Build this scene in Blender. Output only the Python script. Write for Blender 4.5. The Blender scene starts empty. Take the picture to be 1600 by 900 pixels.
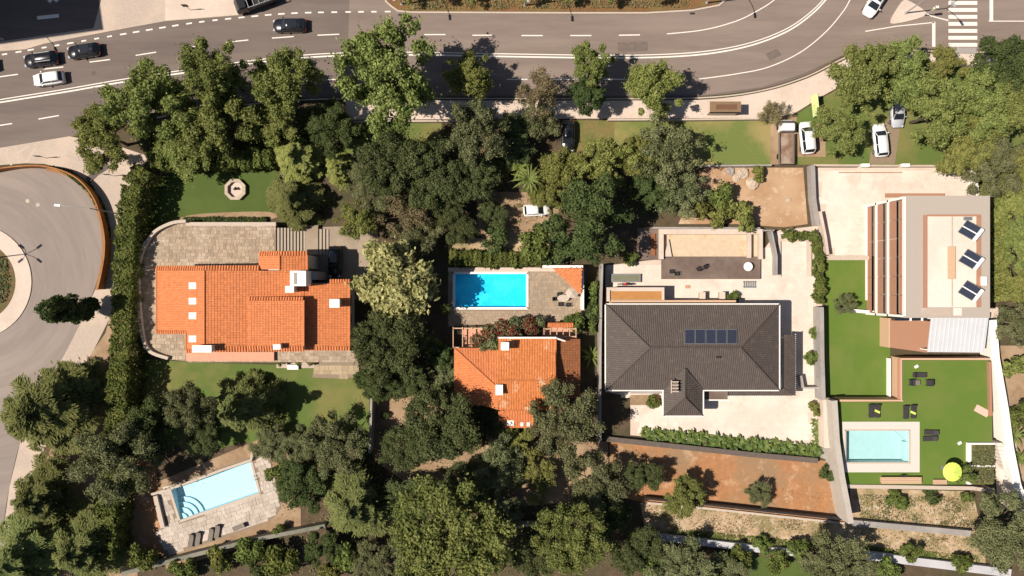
import bpy, math, random
import numpy as np
from mathutils import Vector, Matrix
from mathutils.geometry import tessellate_polygon
R = math.radians
rnd = random.Random(7)
scene = bpy.context.scene
col = scene.collection

# ------------------------------------------------------------------ camera, sky, sun
H = 100.0            # flying height of the drone, metres
S = 11.2             # photograph pixels per metre on the ground
cam_d = bpy.data.cameras.new('camera')
cam_d.sensor_width = 36.0
cam_d.lens = 18.0 * H / (800.0 / S)
cam_d.clip_end = 1500
cam = bpy.data.objects.new('camera', cam_d)
cam.location = (0, 0, H)
col.objects.link(cam)
scene.camera = cam

SUN_EL, SUN_TRAVEL = 53.0, 7.0     # light travels towards +x, a little towards +y
world = bpy.data.worlds.new('World'); scene.world = world
world.use_nodes = True
wn = world.node_tree.nodes; wl = world.node_tree.links
sky = wn.new('ShaderNodeTexSky'); sky.sky_type = 'NISHITA'; sky.sun_disc = False
sky.sun_elevation = R(SUN_EL)
sky.sun_rotation = R(270.0 - SUN_TRAVEL)
wn['Background'].inputs['Strength'].default_value = 0.05
wl.new(sky.outputs[0], wn['Background'].inputs['Color'])
sd = bpy.data.lights.new('sun', 'SUN'); sd.energy = 5.0; sd.angle = R(0.5); sd.color = (1.0, 0.915, 0.80)
sun = bpy.data.objects.new('sun', sd); col.objects.link(sun)
ld = Vector((math.cos(R(SUN_EL)) * math.cos(R(SUN_TRAVEL)), math.cos(R(SUN_EL)) * math.sin(R(SUN_TRAVEL)), -math.sin(R(SUN_EL))))
sun.rotation_euler = ld.to_track_quat('-Z', 'Y').to_euler()
sun.location = (-60, 0, 90)
vs = scene.view_settings
vs.view_transform = 'Standard'; vs.look = 'None'; vs.gamma = 1.0; vs.use_curve_mapping = False
vs.exposure = 0.42
scene.cycles.max_bounces = 5
scene.cycles.diffuse_bounces = 2
scene.cycles.transparent_max_bounces = 8

# ------------------------------------------------------------------ helpers
def W(px, py, z=0.0):
    k = (1 - z / H) / S
    return Vector(((px - 800) * k, (450 - py) * k, z))

def setp(o, label=None, cat=None, group=None, kind=None):
    if label: o['label'] = label
    if cat: o['category'] = cat
    if group: o['group'] = group
    if kind: o['kind'] = kind
    return o

def origin(o):
    v = Vector((0, 0, 0))
    while o is not None:
        v += o.location; o = o.parent
    return v

def mk(name, V, F, mat, parent=None, smooth=False):
    """one mesh object; V are world coordinates (or local ones below a root that sits at 0)"""
    off = origin(parent) if parent else Vector((0, 0, 0))
    me = bpy.data.meshes.new(name)
    me.from_pydata([(v[0] - off.x, v[1] - off.y, v[2] - off.z) for v in V], [], F)
    if mat: me.materials.append(mat)
    if smooth:
        me.polygons.foreach_set('use_smooth', [True] * len(me.polygons))
    me.update()
    o = bpy.data.objects.new(name, me); col.objects.link(o)
    if parent: o.parent = parent
    return o

def empty(name, loc, label, cat, group=None, rz=0.0):
    o = bpy.data.objects.new(name, None); col.objects.link(o)
    o.empty_display_size = 0.3
    o.location = loc; o.rotation_euler = (0, 0, rz)
    return setp(o, label, cat, group)

def copy_tree(o, parent=None):
    c = o.copy(); col.objects.link(c); c.parent = parent
    for ch in list(o.children): copy_tree(ch, c)
    return c

SHEETN = [0]
def sheet(name, pts, z, mat, holes=(), parent=None, kind='structure', smooth=False):
    if parent is None and name != 'ground':
        SHEETN[0] += 1; z += SHEETN[0] * .0008
    loops = [[W(x, y, z) for x, y in pts]] + [[W(x, y, z) for x, y in h] for h in holes]
    V = [v for l in loops for v in l]
    F = []
    for t in tessellate_polygon(loops):
        a, b, c = (V[i] for i in t)
        F.append(tuple(t) if (b - a).cross(c - a).z > 0 else tuple(reversed(t)))
    o = mk(name, V, F, mat, parent)
    if kind and (parent is None or kind == 'stuff'): o['kind'] = kind
    return o

def prismVF(pts3, z0, z1, taper=None):
    n = len(pts3)
    V = [Vector((p[0], p[1], z0)) for p in pts3] + [Vector((p[0], p[1], z1)) for p in pts3]
    area = sum(pts3[i][0] * pts3[(i + 1) % n][1] - pts3[(i + 1) % n][0] * pts3[i][1] for i in range(n))
    idx = list(range(n)) if area > 0 else list(reversed(range(n)))
    F = []
    tri = tessellate_polygon([[Vector((p[0], p[1], 0)) for p in pts3]])
    for t in tri:
        a, b, c = (V[n + i] for i in t)
        tt = tuple(t) if (b - a).cross(c - a).z > 0 else tuple(reversed(t))
        F.append(tuple(n + i for i in tt))
        F.append(tuple(reversed(tt)))
    for k in range(n):
        i, j = idx[k], idx[(k + 1) % n]
        F.append((i, j, n + j, n + i))
    return V, F

def slab(name, pts, z0, z1, mat, parent=None, kind=None):
    """solid block, outline given in photograph pixels of its top"""
    V, F = prismVF([W(x, y, z1) for x, y in pts], z0, z1)
    o = mk(name, V, F, mat, parent)
    if kind: o['kind'] = kind
    return o

def rect(x0, y0, x1, y1): return [(x0, y0), (x1, y0), (x1, y1), (x0, y1)]

def catmull(pts, n=8, closed=False):
    out = []
    m = len(pts)
    P = [Vector((p[0], p[1], 0)) for p in pts]
    rng = range(m if closed else m - 1)
    for i in rng:
        if closed: a, b, c, d = P[(i - 1) % m], P[i], P[(i + 1) % m], P[(i + 2) % m]
        else: a, b, c, d = P[max(i - 1, 0)], P[i], P[i + 1], P[min(i + 2, m - 1)]
        for k in range(n):
            t = k / n
            q = 0.5 * ((2 * b) + (c - a) * t + (2 * a - 5 * b + 4 * c - d) * t * t + (3 * b - a - 3 * c + d) * t ** 3)
            out.append((q.x, q.y))
    if not closed: out.append((P[-1].x, P[-1].y))
    return out

def strip_outline(pts3, w):
    """left and right offset points of a polyline, w metres wide"""
    L, Rr = [], []
    n = len(pts3)
    for i, p in enumerate(pts3):
        a = pts3[max(i - 1, 0)]; b = pts3[min(i + 1, n - 1)]
        d = Vector((b[0] - a[0], b[1] - a[1], 0)).normalized()
        nn = Vector((-d.y, d.x, 0)) * (w / 2)
        L.append(Vector(p) + nn); Rr.append(Vector(p) - nn)
    return L, Rr

def ribbon(name, pts, w, z, mat, parent=None, kind='structure'):
    P = [W(x, y, z) for x, y in pts]
    L, Q = strip_outline(P, w)
    n = len(P)
    V = L + Q
    F = [(n + i, n + i + 1, i + 1, i) for i in range(n - 1)]
    o = mk(name, V, F, mat, parent)
    if parent is None and kind: o['kind'] = kind
    return o

def wall(name, pts, w, z0, z1, mat, parent=None, cap=None):
    """wall of constant thickness along a pixel polyline (pixels of its top)"""
    P = [W(x, y, z1) for x, y in pts]
    L, Q = strip_outline(P, w)
    n = len(P)
    V = [Vector((p.x, p.y, z0)) for p in L + Q] + [Vector((p.x, p.y, z1)) for p in L + Q]
    F = []
    m = 2 * n
    for i in range(n - 1):
        F += [(m + n + i, m + n + i + 1, m + i + 1, m + i), (i, i + 1, n + i + 1, n + i),
              (i, m + i, m + i + 1, i + 1), (n + i, n + i + 1, m + n + i + 1, m + n + i)]
    F += [(0, n, m + n, m), (n - 1, m + n - 1, m + 2 * n - 1, 2 * n - 1)]
    o = mk(name, V, F, mat, parent)
    if cap:
        L, Q = strip_outline([Vector((p.x, p.y, 0)) for p in P], w + 0.08)
        V = [Vector((p.x, p.y, z1 + 0.003)) for p in L + Q] + [Vector((p.x, p.y, z1 + 0.06)) for p in L + Q]
        mk('coping', V, F, cap, o)
    return o

def boxVF(c, s, rz=0.0, rx=0.0, ry=0.0):
    M = Matrix.Rotation(rz, 3, 'Z') @ Matrix.Rotation(ry, 3, 'Y') @ Matrix.Rotation(rx, 3, 'X')
    V = []
    for dz in (-.5, .5):
        for dx, dy in ((-.5, -.5), (.5, -.5), (.5, .5), (-.5, .5)):
            V.append(Vector(c) + M @ Vector((dx * s[0], dy * s[1], dz * s[2])))
    F = [(3, 2, 1, 0), (4, 5, 6, 7), (0, 1, 5, 4), (1, 2, 6, 5), (2, 3, 7, 6), (3, 0, 4, 7)]
    return V, F

class MB:
    """collects shapes for ONE part"""
    def __init__(s): s.V, s.F = [], []
    def add(s, VF):
        n = len(s.V); s.V += VF[0]; s.F += [tuple(i + n for i in f) for f in VF[1]]; return s
    def box(s, c, sz, rz=0.0, rx=0.0, ry=0.0): return s.add(boxVF(c, sz, rz, rx, ry))
    def tube(s, pts, rad, seg=6):
        s.add(tubeVF(pts, rad, seg)); return s
    def build(s, name, mat, parent=None, smooth=False): return mk(name, s.V, s.F, mat, parent, smooth)

def tubeVF(pts, rad, seg=6):
    pts = [Vector(p) for p in pts]
    if not isinstance(rad, (list, tuple)): rad = [rad] * len(pts)
    V, F = [], []
    for i, p in enumerate(pts):
        d = (pts[min(i + 1, len(pts) - 1)] - pts[max(i - 1, 0)]).normalized()
        u = d.orthogonal().normalized(); v = d.cross(u)
        for k in range(seg):
            a = 2 * math.pi * k / seg
            V.append(p + (u * math.cos(a) + v * math.sin(a)) * rad[i])
    for i in range(len(pts) - 1):
        for k in range(seg):
            F.append((i * seg + k, i * seg + (k + 1) % seg, (i + 1) * seg + (k + 1) % seg, (i + 1) * seg + k))
    F.append(tuple(reversed(range(seg)))); F.append(tuple((len(pts) - 1) * seg + k for k in range(seg)))
    return V, F

def discVF(c, r, z0, z1, seg=24, sx=1.0, sy=1.0):
    return prismVF([(c[0] + r * sx * math.cos(2 * math.pi * k / seg), c[1] + r * sy * math.sin(2 * math.pi * k / seg)) for k in range(seg)], z0, z1)

def inside(p, poly):
    x, y = p[0], p[1]; c = False; n = len(poly); j = n - 1
    for i in range(n):
        xi, yi, xj, yj = poly[i][0], poly[i][1], poly[j][0], poly[j][1]
        if (yi > y) != (yj > y) and x < (xj - xi) * (y - yi) / (yj - yi) + xi: c = not c
        j = i
    return c

# ------------------------------------------------------------------ materials
MATS = {}
def srgb(r, g, b):
    f = lambda c: (c / 255 / 12.92) if c / 255 <= .04045 else ((c / 255 + .055) / 1.055) ** 2.4
    return (f(r), f(g), f(b))

def mat(name, c1, c2=None, scale=1.0, rough=0.85, bump=0.0, c3=None, scale3=0.15, metal=0.0, spec=0.3, attr=False, amt3=0.6, vary=.12,
        bscale=None, stain=None, stretch=None, trans=0.0):
    """procedural surface: c1/c2 mixed by fine noise, c3 laid in by large patches, optional per-piece variation from attribute v"""
    m = bpy.data.materials.new(name); m.use_nodes = True
    nt = m.node_tree; N = nt.nodes; L = nt.links
    bs = N['Principled BSDF']
    bs.inputs['Roughness'].default_value = rough
    bs.inputs['Metallic'].default_value = metal
    bs.inputs['Specular IOR Level'].default_value = spec
    c2 = c2 or tuple(c * 0.8 for c in c1)
    geo = N.new('ShaderNodeNewGeometry')
    mp = N.new('ShaderNodeMapping')
    L.new(geo.outputs['Position'], mp.inputs['Vector'])
    if stretch: mp.inputs['Scale'].default_value = stretch
    def noise(sc, det=6.0, ro=0.6):
        n = N.new('ShaderNodeTexNoise'); n.inputs['Scale'].default_value = sc
        n.inputs['Detail'].default_value = det; n.inputs['Roughness'].default_value = ro
        L.new(mp.outputs[0], n.inputs['Vector']); return n
    def ramp(src, lo, hi):
        r = N.new('ShaderNodeMapRange'); r.inputs['From Min'].default_value = lo; r.inputs['From Max'].default_value = hi
        r.clamp = True
        L.new(src, r.inputs['Value']); return r.outputs[0]
    def mix(a, b, f):
        x = N.new('ShaderNodeMix'); x.data_type = 'RGBA'
        for s, v in ((6, a), (7, b)):
            if isinstance(v, tuple): x.inputs[s].default_value = (*v, 1)
            else: L.new(v, x.inputs[s])
        if isinstance(f, float): x.inputs[0].default_value = f
        else: L.new(f, x.inputs[0])
        return x.outputs[2]
    n1 = noise(scale)
    c = mix(c1, c2, ramp(n1.outputs[0], .32, .68))
    if c3:
        n3 = noise(scale3, 4.0, 0.55)
        mm = N.new('ShaderNodeMath'); mm.operation = 'MULTIPLY'; mm.inputs[1].default_value = amt3
        L.new(ramp(n3.outputs[0], .45, .62), mm.inputs[0])
        c = mix(c, c3, mm.outputs[0])
    if stain:
        n4 = noise(stain[1], 5.0, .65)
        mm = N.new('ShaderNodeMath'); mm.operation = 'MULTIPLY'; mm.inputs[1].default_value = stain[2]
        L.new(ramp(n4.outputs[0], .54, .66), mm.inputs[0])
        c = mix(c, stain[0], mm.outputs[0])
    if attr:
        a = N.new('ShaderNodeAttribute'); a.attribute_name = 'v'
        hs = N.new('ShaderNodeHueSaturation')
        mr = N.new('ShaderNodeMapRange'); mr.inputs['To Min'].default_value = 1 - vary; mr.inputs['To Max'].default_value = 1 + vary
        L.new(a.outputs['Fac'], mr.inputs['Value']); L.new(mr.outputs[0], hs.inputs['Value'])
        L.new(c, hs.inputs['Color']); c = hs.outputs[0]
    L.new(c, bs.inputs['Base Color'])
    if bump:
        b = N.new('ShaderNodeBump'); b.inputs['Strength'].default_value = bump; b.inputs['Distance'].default_value = 0.05
        nb = noise(bscale or scale * 4, 8.0, .7)
        L.new(nb.outputs[0], b.inputs['Height']); L.new(b.outputs[0], bs.inputs['Normal'])
    MATS[name] = m
    return m

def polar(m, cx, cy, ring, turn):
    """turn a material's texture space round a point, so that wear runs in circles"""
    nt = m.node_tree; N = nt.nodes; L = nt.links
    mp = next(n for n in N if n.bl_idname == 'ShaderNodeMapping'); geo = next(n for n in N if n.bl_idname == 'ShaderNodeNewGeometry')
    sub = N.new('ShaderNodeVectorMath'); sub.operation = 'SUBTRACT'; sub.inputs[1].default_value = (cx, cy, 0)
    L.new(geo.outputs['Position'], sub.inputs[0])
    ln = N.new('ShaderNodeVectorMath'); ln.operation = 'LENGTH'; L.new(sub.outputs[0], ln.inputs[0])
    nm = N.new('ShaderNodeVectorMath'); nm.operation = 'NORMALIZE'; L.new(sub.outputs[0], nm.inputs[0])
    sc = N.new('ShaderNodeVectorMath'); sc.operation = 'SCALE'; sc.inputs['Scale'].default_value = turn; L.new(nm.outputs[0], sc.inputs[0])
    mu = N.new('ShaderNodeMath'); mu.operation = 'MULTIPLY'; mu.inputs[1].default_value = ring; L.new(ln.outputs['Value'], mu.inputs[0])
    cb = N.new('ShaderNodeCombineXYZ'); L.new(mu.outputs[0], cb.inputs[2])
    ad = N.new('ShaderNodeVectorMath'); ad.operation = 'ADD'; L.new(sc.outputs[0], ad.inputs[0]); L.new(cb.outputs[0], ad.inputs[1])
    L.new(ad.outputs[0], mp.inputs['Vector'])
    return m

def leafmat(name, c_dark, c_light, trans=0.35):
    m = bpy.data.materials.new(name); m.use_nodes = True
    nt = m.node_tree; N = nt.nodes; L = nt.links
    N.remove(N['Principled BSDF'])
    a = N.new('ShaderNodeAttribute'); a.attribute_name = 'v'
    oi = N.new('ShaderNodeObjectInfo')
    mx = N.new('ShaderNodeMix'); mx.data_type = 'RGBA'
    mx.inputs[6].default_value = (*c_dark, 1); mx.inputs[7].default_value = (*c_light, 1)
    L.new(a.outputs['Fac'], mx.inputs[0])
    hs = N.new('ShaderNodeHueSaturation')
    r1 = N.new('ShaderNodeMapRange'); r1.inputs['To Min'].default_value = 0.485; r1.inputs['To Max'].default_value = 0.515
    r2 = N.new('ShaderNodeMapRange'); r2.inputs['To Min'].default_value = 0.85; r2.inputs['To Max'].default_value = 1.15
    L.new(oi.outputs['Random'], r1.inputs['Value']); L.new(r1.outputs[0], hs.inputs['Hue'])
    L.new(oi.outputs['Random'], r2.inputs['Value']); L.new(r2.outputs[0], hs.inputs['Value'])
    L.new(mx.outputs[2], hs.inputs['Color'])
    d = N.new('ShaderNodeBsdfDiffuse'); t = N.new('ShaderNodeBsdfTranslucent')
    ms = N.new('ShaderNodeMixShader'); ms.inputs[0].default_value = trans
    L.new(hs.outputs[0], d.inputs['Color']); L.new(hs.outputs[0], t.inputs['Color'])
    L.new(d.outputs[0], ms.inputs[1]); L.new(t.outputs[0], ms.inputs[2])
    L.new(ms.outputs[0], N['Material Output'].inputs['Surface'])
    MATS[name] = m
    return m

def watermat(name, tint):
    m = bpy.data.materials.new(name); m.use_nodes = True
    nt = m.node_tree; N = nt.nodes; L = nt.links
    N.remove(N['Principled BSDF'])
    t = N.new('ShaderNodeBsdfTransparent'); t.inputs[0].default_value = (*tint, 1)
    g = N.new('ShaderNodeBsdfGlossy'); g.inputs['Roughness'].default_value = 0.03
    fr = N.new('ShaderNodeFresnel'); fr.inputs[0].default_value = 1.33
    geo = N.new('ShaderNodeNewGeometry')
    nz = N.new('ShaderNodeTexNoise'); nz.inputs['Scale'].default_value = 2.2; nz.inputs['Detail'].default_value = 3
    L.new(geo.outputs['Position'], nz.inputs['Vector'])
    b = N.new('ShaderNodeBump'); b.inputs['Strength'].default_value = 0.5; b.inputs['Distance'].default_value = 0.06
    L.new(nz.outputs[0], b.inputs['Height'])
    L.new(b.outputs[0], g.inputs['Normal']); L.new(b.outputs[0], fr.inputs['Normal'])
    ms = N.new('ShaderNodeMixShader')
    L.new(fr.outputs[0], ms.inputs[0]); L.new(t.outputs[0], ms.inputs[1]); L.new(g.outputs[0], ms.inputs[2])
    L.new(ms.outputs[0], N['Material Output'].inputs['Surface'])
    return m

M_earth = mat('earth', (.11, .075, .045), (.065, .047, .028), .9, .95, .5, c3=(.05, .05, .022), scale3=.12, amt3=.75)
M_asph = mat('asphalt', (.146, .112, .097), (.122, .094, .082), 3, .8, .15, c3=(.178, .138, .119), scale3=.45, amt3=.6, stretch=(.09, .7, 1), stain=((.105, .082, .073), .35, .55))
M_asph2 = mat('asphalt_worn', (.208, .159, .133), (.178, .136, .114), 3, .8, .15, c3=(.25, .194, .162), scale3=.45, amt3=.6, stretch=(.09, .7, 1), stain=((.150, .115, .098), .35, .55))
M_asph3 = polar(mat('asphalt_roundabout', (.235, .192, .168), (.205, .167, .147), 2.5, .8, .15, c3=(.31, .25, .212), scale3=.4, amt3=.5), -75.0, .9, 1.0, 1.6)
M_paint = mat('road_paint', (.78, .73, .66), (.62, .57, .50), 5, .7)
M_conc = mat('concrete_pale', (.58, .475, .40), (.52, .42, .345), 2.5, .85, .1, c3=(.47, .37, .30), scale3=.25, amt3=.6)
M_pave = mat('pavement', (.45, .36, .30), (.38, .305, .25), 3.5, .9, .1, c3=(.52, .41, .32), scale3=.2, amt3=.6)
M_kerb = mat('kerb_stone', (.50, .42, .34), (.42, .34, .28), 5, .85)
M_court = mat('court_concrete', (.62, .525, .45), (.57, .48, .405), 1.4, .85, .05, c3=(.70, .615, .54), scale3=.12, amt3=.6, stain=((.45, .34, .25), .3, .4), attr=True, vary=.035)
M_lawn = mat('lawn_grass', (.112, .150, .036), (.080, .120, .026), 9, .95, .6, c3=(.20, .17, .06), scale3=.16, amt3=.7, bscale=40)
M_lawn_d = mat('lawn_lush', (.075, .108, .024), (.055, .085, .018), 9, .95, .6, c3=(.085, .115, .025), scale3=.2, amt3=.7, bscale=40)
M_turf = mat('artificial_turf', (.104, .165, .026), (.088, .145, .021), 12, .95, .4, c3=(.125, .165, .032), scale3=.25, amt3=.7, bscale=60, stain=((.14, .165, .045), .12, .5))
M_dry = mat('dry_grass', (.21, .15, .06), (.13, .12, .035), 3, .95, .5, c3=(.10, .12, .03), scale3=.3, amt3=.8)
M_red = mat('red_soil', (.38, .185, .082), (.30, .142, .064), 1.2, .95, .5, c3=(.25, .17, .10), scale3=.16, amt3=.8, stain=((.52, .35, .22), .5, .5))
M_tan = mat('tan_soil', (.31, .205, .125), (.23, .15, .09), 1.4, .95, .4, c3=(.39, .28, .18), scale3=.25, amt3=.6)
M_rub = mat('rubble_soil', (.48, .35, .23), (.32, .22, .125), 1.3, .95, .6, c3=(.16, .14, .05), scale3=.35, amt3=.7, stain=((.58, .48, .38), .9, .6))
M_stone = mat('terrace_stone', (.36, .275, .20), (.30, .225, .16), 5, .9, .2, attr=True, c3=(.44, .35, .27), scale3=.25, amt3=.6, vary=.2)
M_stone2 = mat('patio_stone', (.40, .31, .20), (.33, .25, .16), 5, .9, .2, attr=True)
M_deckst = mat('pool_deck_stone', (.50, .43, .37), (.43, .365, .31), 4, .9, .15, attr=True, c3=(.33, .26, .20), scale3=.3, amt3=.5)
M_joint = mat('joint_mortar', (.26, .20, .145), (.21, .16, .115), 6, .95)
M_tile = mat('clay_tile', (.60, .205, .078), (.53, .172, .062), 3, .75, attr=True, c3=(.52, .18, .068), scale3=.25, amt3=.5)
M_tile_old = mat('clay_tile_weathered', (.58, .20, .062), (.50, .162, .05), 3, .75, attr=True, stain=((.70, .53, .38), .45, .6))
M_tile_br = mat('clay_tile_brown', (.30, .115, .05), (.25, .095, .04), 3, .8, attr=True)
M_tile_dk = mat('dark_tile', (.088, .069, .060), (.078, .060, .052), 2, .7, attr=True, spec=.35, vary=.08, stain=((.15, .12, .095), 1.1, .35))
M_rwall = mat('render_white', (.72, .66, .58), (.66, .60, .52), 1.5, .85)
M_white = mat('white_paint', (.80, .76, .70), (.76, .71, .65), 3, .6)
M_pink = mat('render_pink', (.60, .30, .20), (.55, .27, .18), 1.5, .85)
M_grey = mat('grey_render', (.30, .27, .25), (.25, .225, .21), 1.5, .9, c3=(.36, .33, .30), scale3=.3)
M_grav = mat('roof_gravel', (.40, .345, .295), (.35, .30, .255), 12, .95, .3, stretch=(1, 4, 1))
M_wood = mat('wood_cladding', (.27, .13, .075), (.21, .10, .058), 4, .7, stretch=(4, .4, 4), c3=(.33, .17, .10), scale3=.4)
M_wood2 = mat('wood_deck', (.36, .19, .12), (.33, .17, .105), 4, .75, stretch=(4, .6, 1))
M_woodl = mat('light_wood', (.56, .37, .24), (.48, .31, .20), 4, .7, stretch=(.6, 5, 1))
M_deckd = mat('dark_deck', (.15, .105, .085), (.12, .085, .07), 1.5, .8, c3=(.20, .15, .12), scale3=.3)
M_corten = mat('corten_steel', (.33, .125, .035), (.24, .08, .022), 2, .75, c3=(.42, .19, .06), scale3=.4)
M_metalr = mat('metal_roof', (.58, .58, .60), (.54, .54, .56), .6, .45, metal=.1, spec=.5)
M_metal = mat('grey_metal', (.35, .35, .35), (.28, .28, .28), 3, .45, metal=.6)
M_dmetal = mat('dark_metal', (.03, .03, .033), (.022, .022, .024), 3, .5)
M_rattan = mat('dark_rattan', (.045, .038, .042), (.035, .03, .034), 12, .8, .3)
M_teak = mat('grey_teak', (.20, .165, .14), (.15, .125, .105), 8, .8)
M_panel = mat('solar_glass', (.034, .040, .062), (.028, .033, .052), 2, .25, spec=.6)
M_black = mat('black_plastic', (.012, .012, .013), (.010, .010, .011), 3, .6)
M_rubber = mat('tyre_rubber', (.02, .02, .02), (.016, .016, .016), 6, .85)
M_glass = mat('dark_glass', (.018, .022, .028), (.015, .019, .024), 1, .06, spec=.7)
M_skyl = mat('skylight_pane', (.70, .70, .70), (.66, .66, .66), 1, .15, spec=.6)
M_lime = mat('lime_canvas', (.60, .72, .13), (.55, .66, .11), 3, .8)
M_pinkc = mat('pink_towel', (.72, .33, .27), (.70, .50, .40), 6, .9)
M_bark = mat('bark', (.10, .075, .055), (.06, .045, .032), 6, .95, .4)
M_bark_l = mat('pale_bark', (.30, .22, .15), (.22, .155, .10), 6, .95, .4)
M_rock = mat('pale_rock', (.50, .40, .31), (.38, .30, .23), 2, .9, .4)
M_lamp = mat('lamp_grey', (.42, .42, .42), (.38, .38, .38), 3, .5, metal=.3)
M_basin_b = mat('pool_tile_blue', (.04, .68, .90), (.03, .58, .82), 1.6, .5, c3=(.13, .82, .97), scale3=.5)  # paler patches in the tile colour stand in for caustic light
M_basin_p = mat('pool_tile_pale', (.56, .73, .80), (.52, .69, .76), 1.5, .5)
M_basin_a = mat('pool_tile_aqua', (.53, .65, .65), (.49, .60, .60), 1.6, .5)
M_wat_b = watermat('water_blue', (.62, .92, .99))
M_wat_p = watermat('water_pale', (.83, .955, .99))
M_wat_a = watermat('water_aqua', (.82, .95, .96))

L_plane = leafmat('leaf_plane', (.120, .152, .040), (.320, .345, .115))
L_oak = leafmat('leaf_oak', (.062, .083, .031), (.165, .185, .078))
L_olive = leafmat('leaf_olive', (.105, .122, .052), (.280, .290, .145))
L_pine = leafmat('leaf_pine', (.104, .128, .037), (.258, .275, .088))
L_tan = leafmat('leaf_tan', (0.193, 0.166, 0.079), (0.350, 0.298, 0.158))
L_lime = leafmat('leaf_lime', (.150, .175, .045), (.340, .335, .110))
L_loq = leafmat('leaf_loquat', (0.210, 0.201, 0.079), (0.525, 0.473, 0.228))
L_cedar = leafmat('leaf_cedar', (.088, .110, .036), (.250, .265, .098))
L_dark = leafmat('leaf_dark', (.048, .076, .027), (.145, .178, .066))
L_red = leafmat('leaf_bougainvillea', (.16, .022, .022), (.34, .05, .05))
L_hedge = leafmat('leaf_hedge', (.086, .122, .032), (.240, .270, .080))
# ------------------------------------------------------------------ the setting: ground, roads, pavements, lawns
POOL1 = [(267, 763), (391, 722), (404, 770), (282, 812)]
POOL2 = [(711, 428), (822, 428), (822, 480), (711, 480)]
POOL3 = [(1322, 673), (1420, 673), (1420, 722), (1322, 722)]
ground = sheet('ground', rect(-1500, -1500, 3100, 2400), 0.0, M_earth, holes=[POOL1, POOL2])

Z1, Z2, Z3, Z4 = .006, .012, .018, .024
road_low = catmull([(-300, 285), (0, 232), (110, 214), (200, 190), (300, 170), (420, 157), (560, 151), (800, 151), (1000, 151), (1110, 149), (1190, 138), (1260, 117), (1330, 82), (1400, 76), (1500, 78), (1640, 82), (1900, 84)], 6)
road = sheet('road', [(-300, -300)] + road_low + [(1900, -300)], Z1, M_asph)
resurf = sheet('resurfaced_road', [(548, -60), (1900, -60), (1900, 80), (1500, 76), (1400, 74), (1330, 80), (1255, 115), (1190, 136), (1110, 147), (1000, 149), (545, 149), (543, 90)], Z2, M_asph2)
M_asph_dk = mat('asphalt_patch', (.115, .094, .088), (.098, .08, .076), 6, .85, .15)
round_out = catmull([(0, 266), (40, 263), (70, 264), (100, 271), (125, 286), (145, 311), (156, 342), (161, 375), (158, 410), (148, 450), (130, 495), (100, 555), (60, 620), (32, 690), (15, 760), (5, 830), (0, 960)], 6)
roundabout = sheet('roundabout_road', [(-500, 266)] + round_out + [(-500, 960)], Z2, M_asph3)

# pavements
plaza = sheet('plaza_pavement', [(-300, 284), (0, 231), (108, 213), (175, 225), (235, 245), (215, 270), (196, 300), (190, 360), (188, 420), (180, 480), (140, 560), (100, 640), (60, 720), (40, 800), (30, 960), (0, 960), (5, 830), (15, 760), (32, 690), (60, 620), (100, 555), (130, 495), (150, 450), (163, 410), (168, 375), (166, 342), (152, 305), (130, 282), (100, 265), (70, 256), (40, 255), (0, 258), (-300, 262)], Z1 + .002, M_pave)
north = sheet('north_pavement', [(-300, 128), (0, 80), (40, 77), (70, 68), (165, 50), (258, 33), (382, 23), (370, -60), (170, -60), (158, 0), (146, 44), (70, 55), (0, 65), (-300, 110)], .06, M_pave)
for a in ([(58, 28), (92, 24.5)], [(76, 3), (84, -6)], [(86, 2), (94, -6)]): ribbon('parking_stripe', a, .5, Z3, M_paint, road)
slabp = sheet('pale_pavement', [(258, 32), (258, -60), (372, -60), (385, 0), (384, 22)], .066, M_conc)
walk = sheet('sidewalk', catmull([(540, 157), (800, 157), (1000, 157), (1110, 155), (1195, 143), (1265, 121), (1335, 88), (1400, 82), (1500, 84), (1700, 88)], 5) + [(1700, 105), (1480, 104), (1330, 125), (1285, 150), (1240, 178), (1205, 184), (540, 187)], .12, M_conc)
kerb_line = catmull([(200, 193), (300, 174), (420, 160), (540, 154), (800, 154), (1000, 154), (1110, 152), (1192, 141), (1262, 119), (1332, 86), (1400, 79), (1500, 81), (1700, 85)], 5)
wall('kerb', kerb_line, .18, 0, .13, M_kerb)['kind'] = 'structure'
sheet('tree_verge', [(200, 196), (300, 177), (420, 163), (540, 157), (540, 190), (420, 230), (230, 250)], .03, M_earth)
# crossing apron beside the zebra
sheet('tactile_paving', rect(1482, 74, 1526, 84), .135, M_grey)
# planted median along the top
med = [(603, 0), (612, 8), (622, 15), (640, 17), (900, 18), (1010, 18), (1080, 14), (1120, 6), (1135, -6), (1135, -60), (560, -60)]
sheet('median_bed', med, .10, mat('median_soil', (.20, .10, .04), (.13, .07, .03), 2, .95, .5, c3=(.16, .13, .04), scale3=.5))
wall('kerb', [(596, -30), (603, 2), (612, 10), (622, 17), (640, 19), (900, 20), (1010, 20), (1082, 16), (1124, 8), (1140, -6)], .22, 0, .14, M_kerb)['kind'] = 'structure'
# traffic island
isl = catmull([(1392, 31), (1400, 16), (1411, 1), (1422, 2), (1446, 18), (1440, 27), (1398, 37)], 4, True)
slab('traffic_island', isl, 0, .13, M_conc)['kind'] = 'structure'
# roundabout island
cx, cy = -40, 440
ring = lambda r: [(cx + r * math.cos(2 * math.pi * k / 64), cy + r * math.sin(2 * math.pi * k / 64)) for k in range(64)]
slab('roundabout_island', ring(89), 0, .13, M_conc)['kind'] = 'structure'
sheet('roundabout_bed', ring(64), .14, mat('island_soil', (.17, .10, .05), (.09, .075, .03), 2, .95, .5, c3=(.10, .10, .03), scale3=.5))

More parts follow.
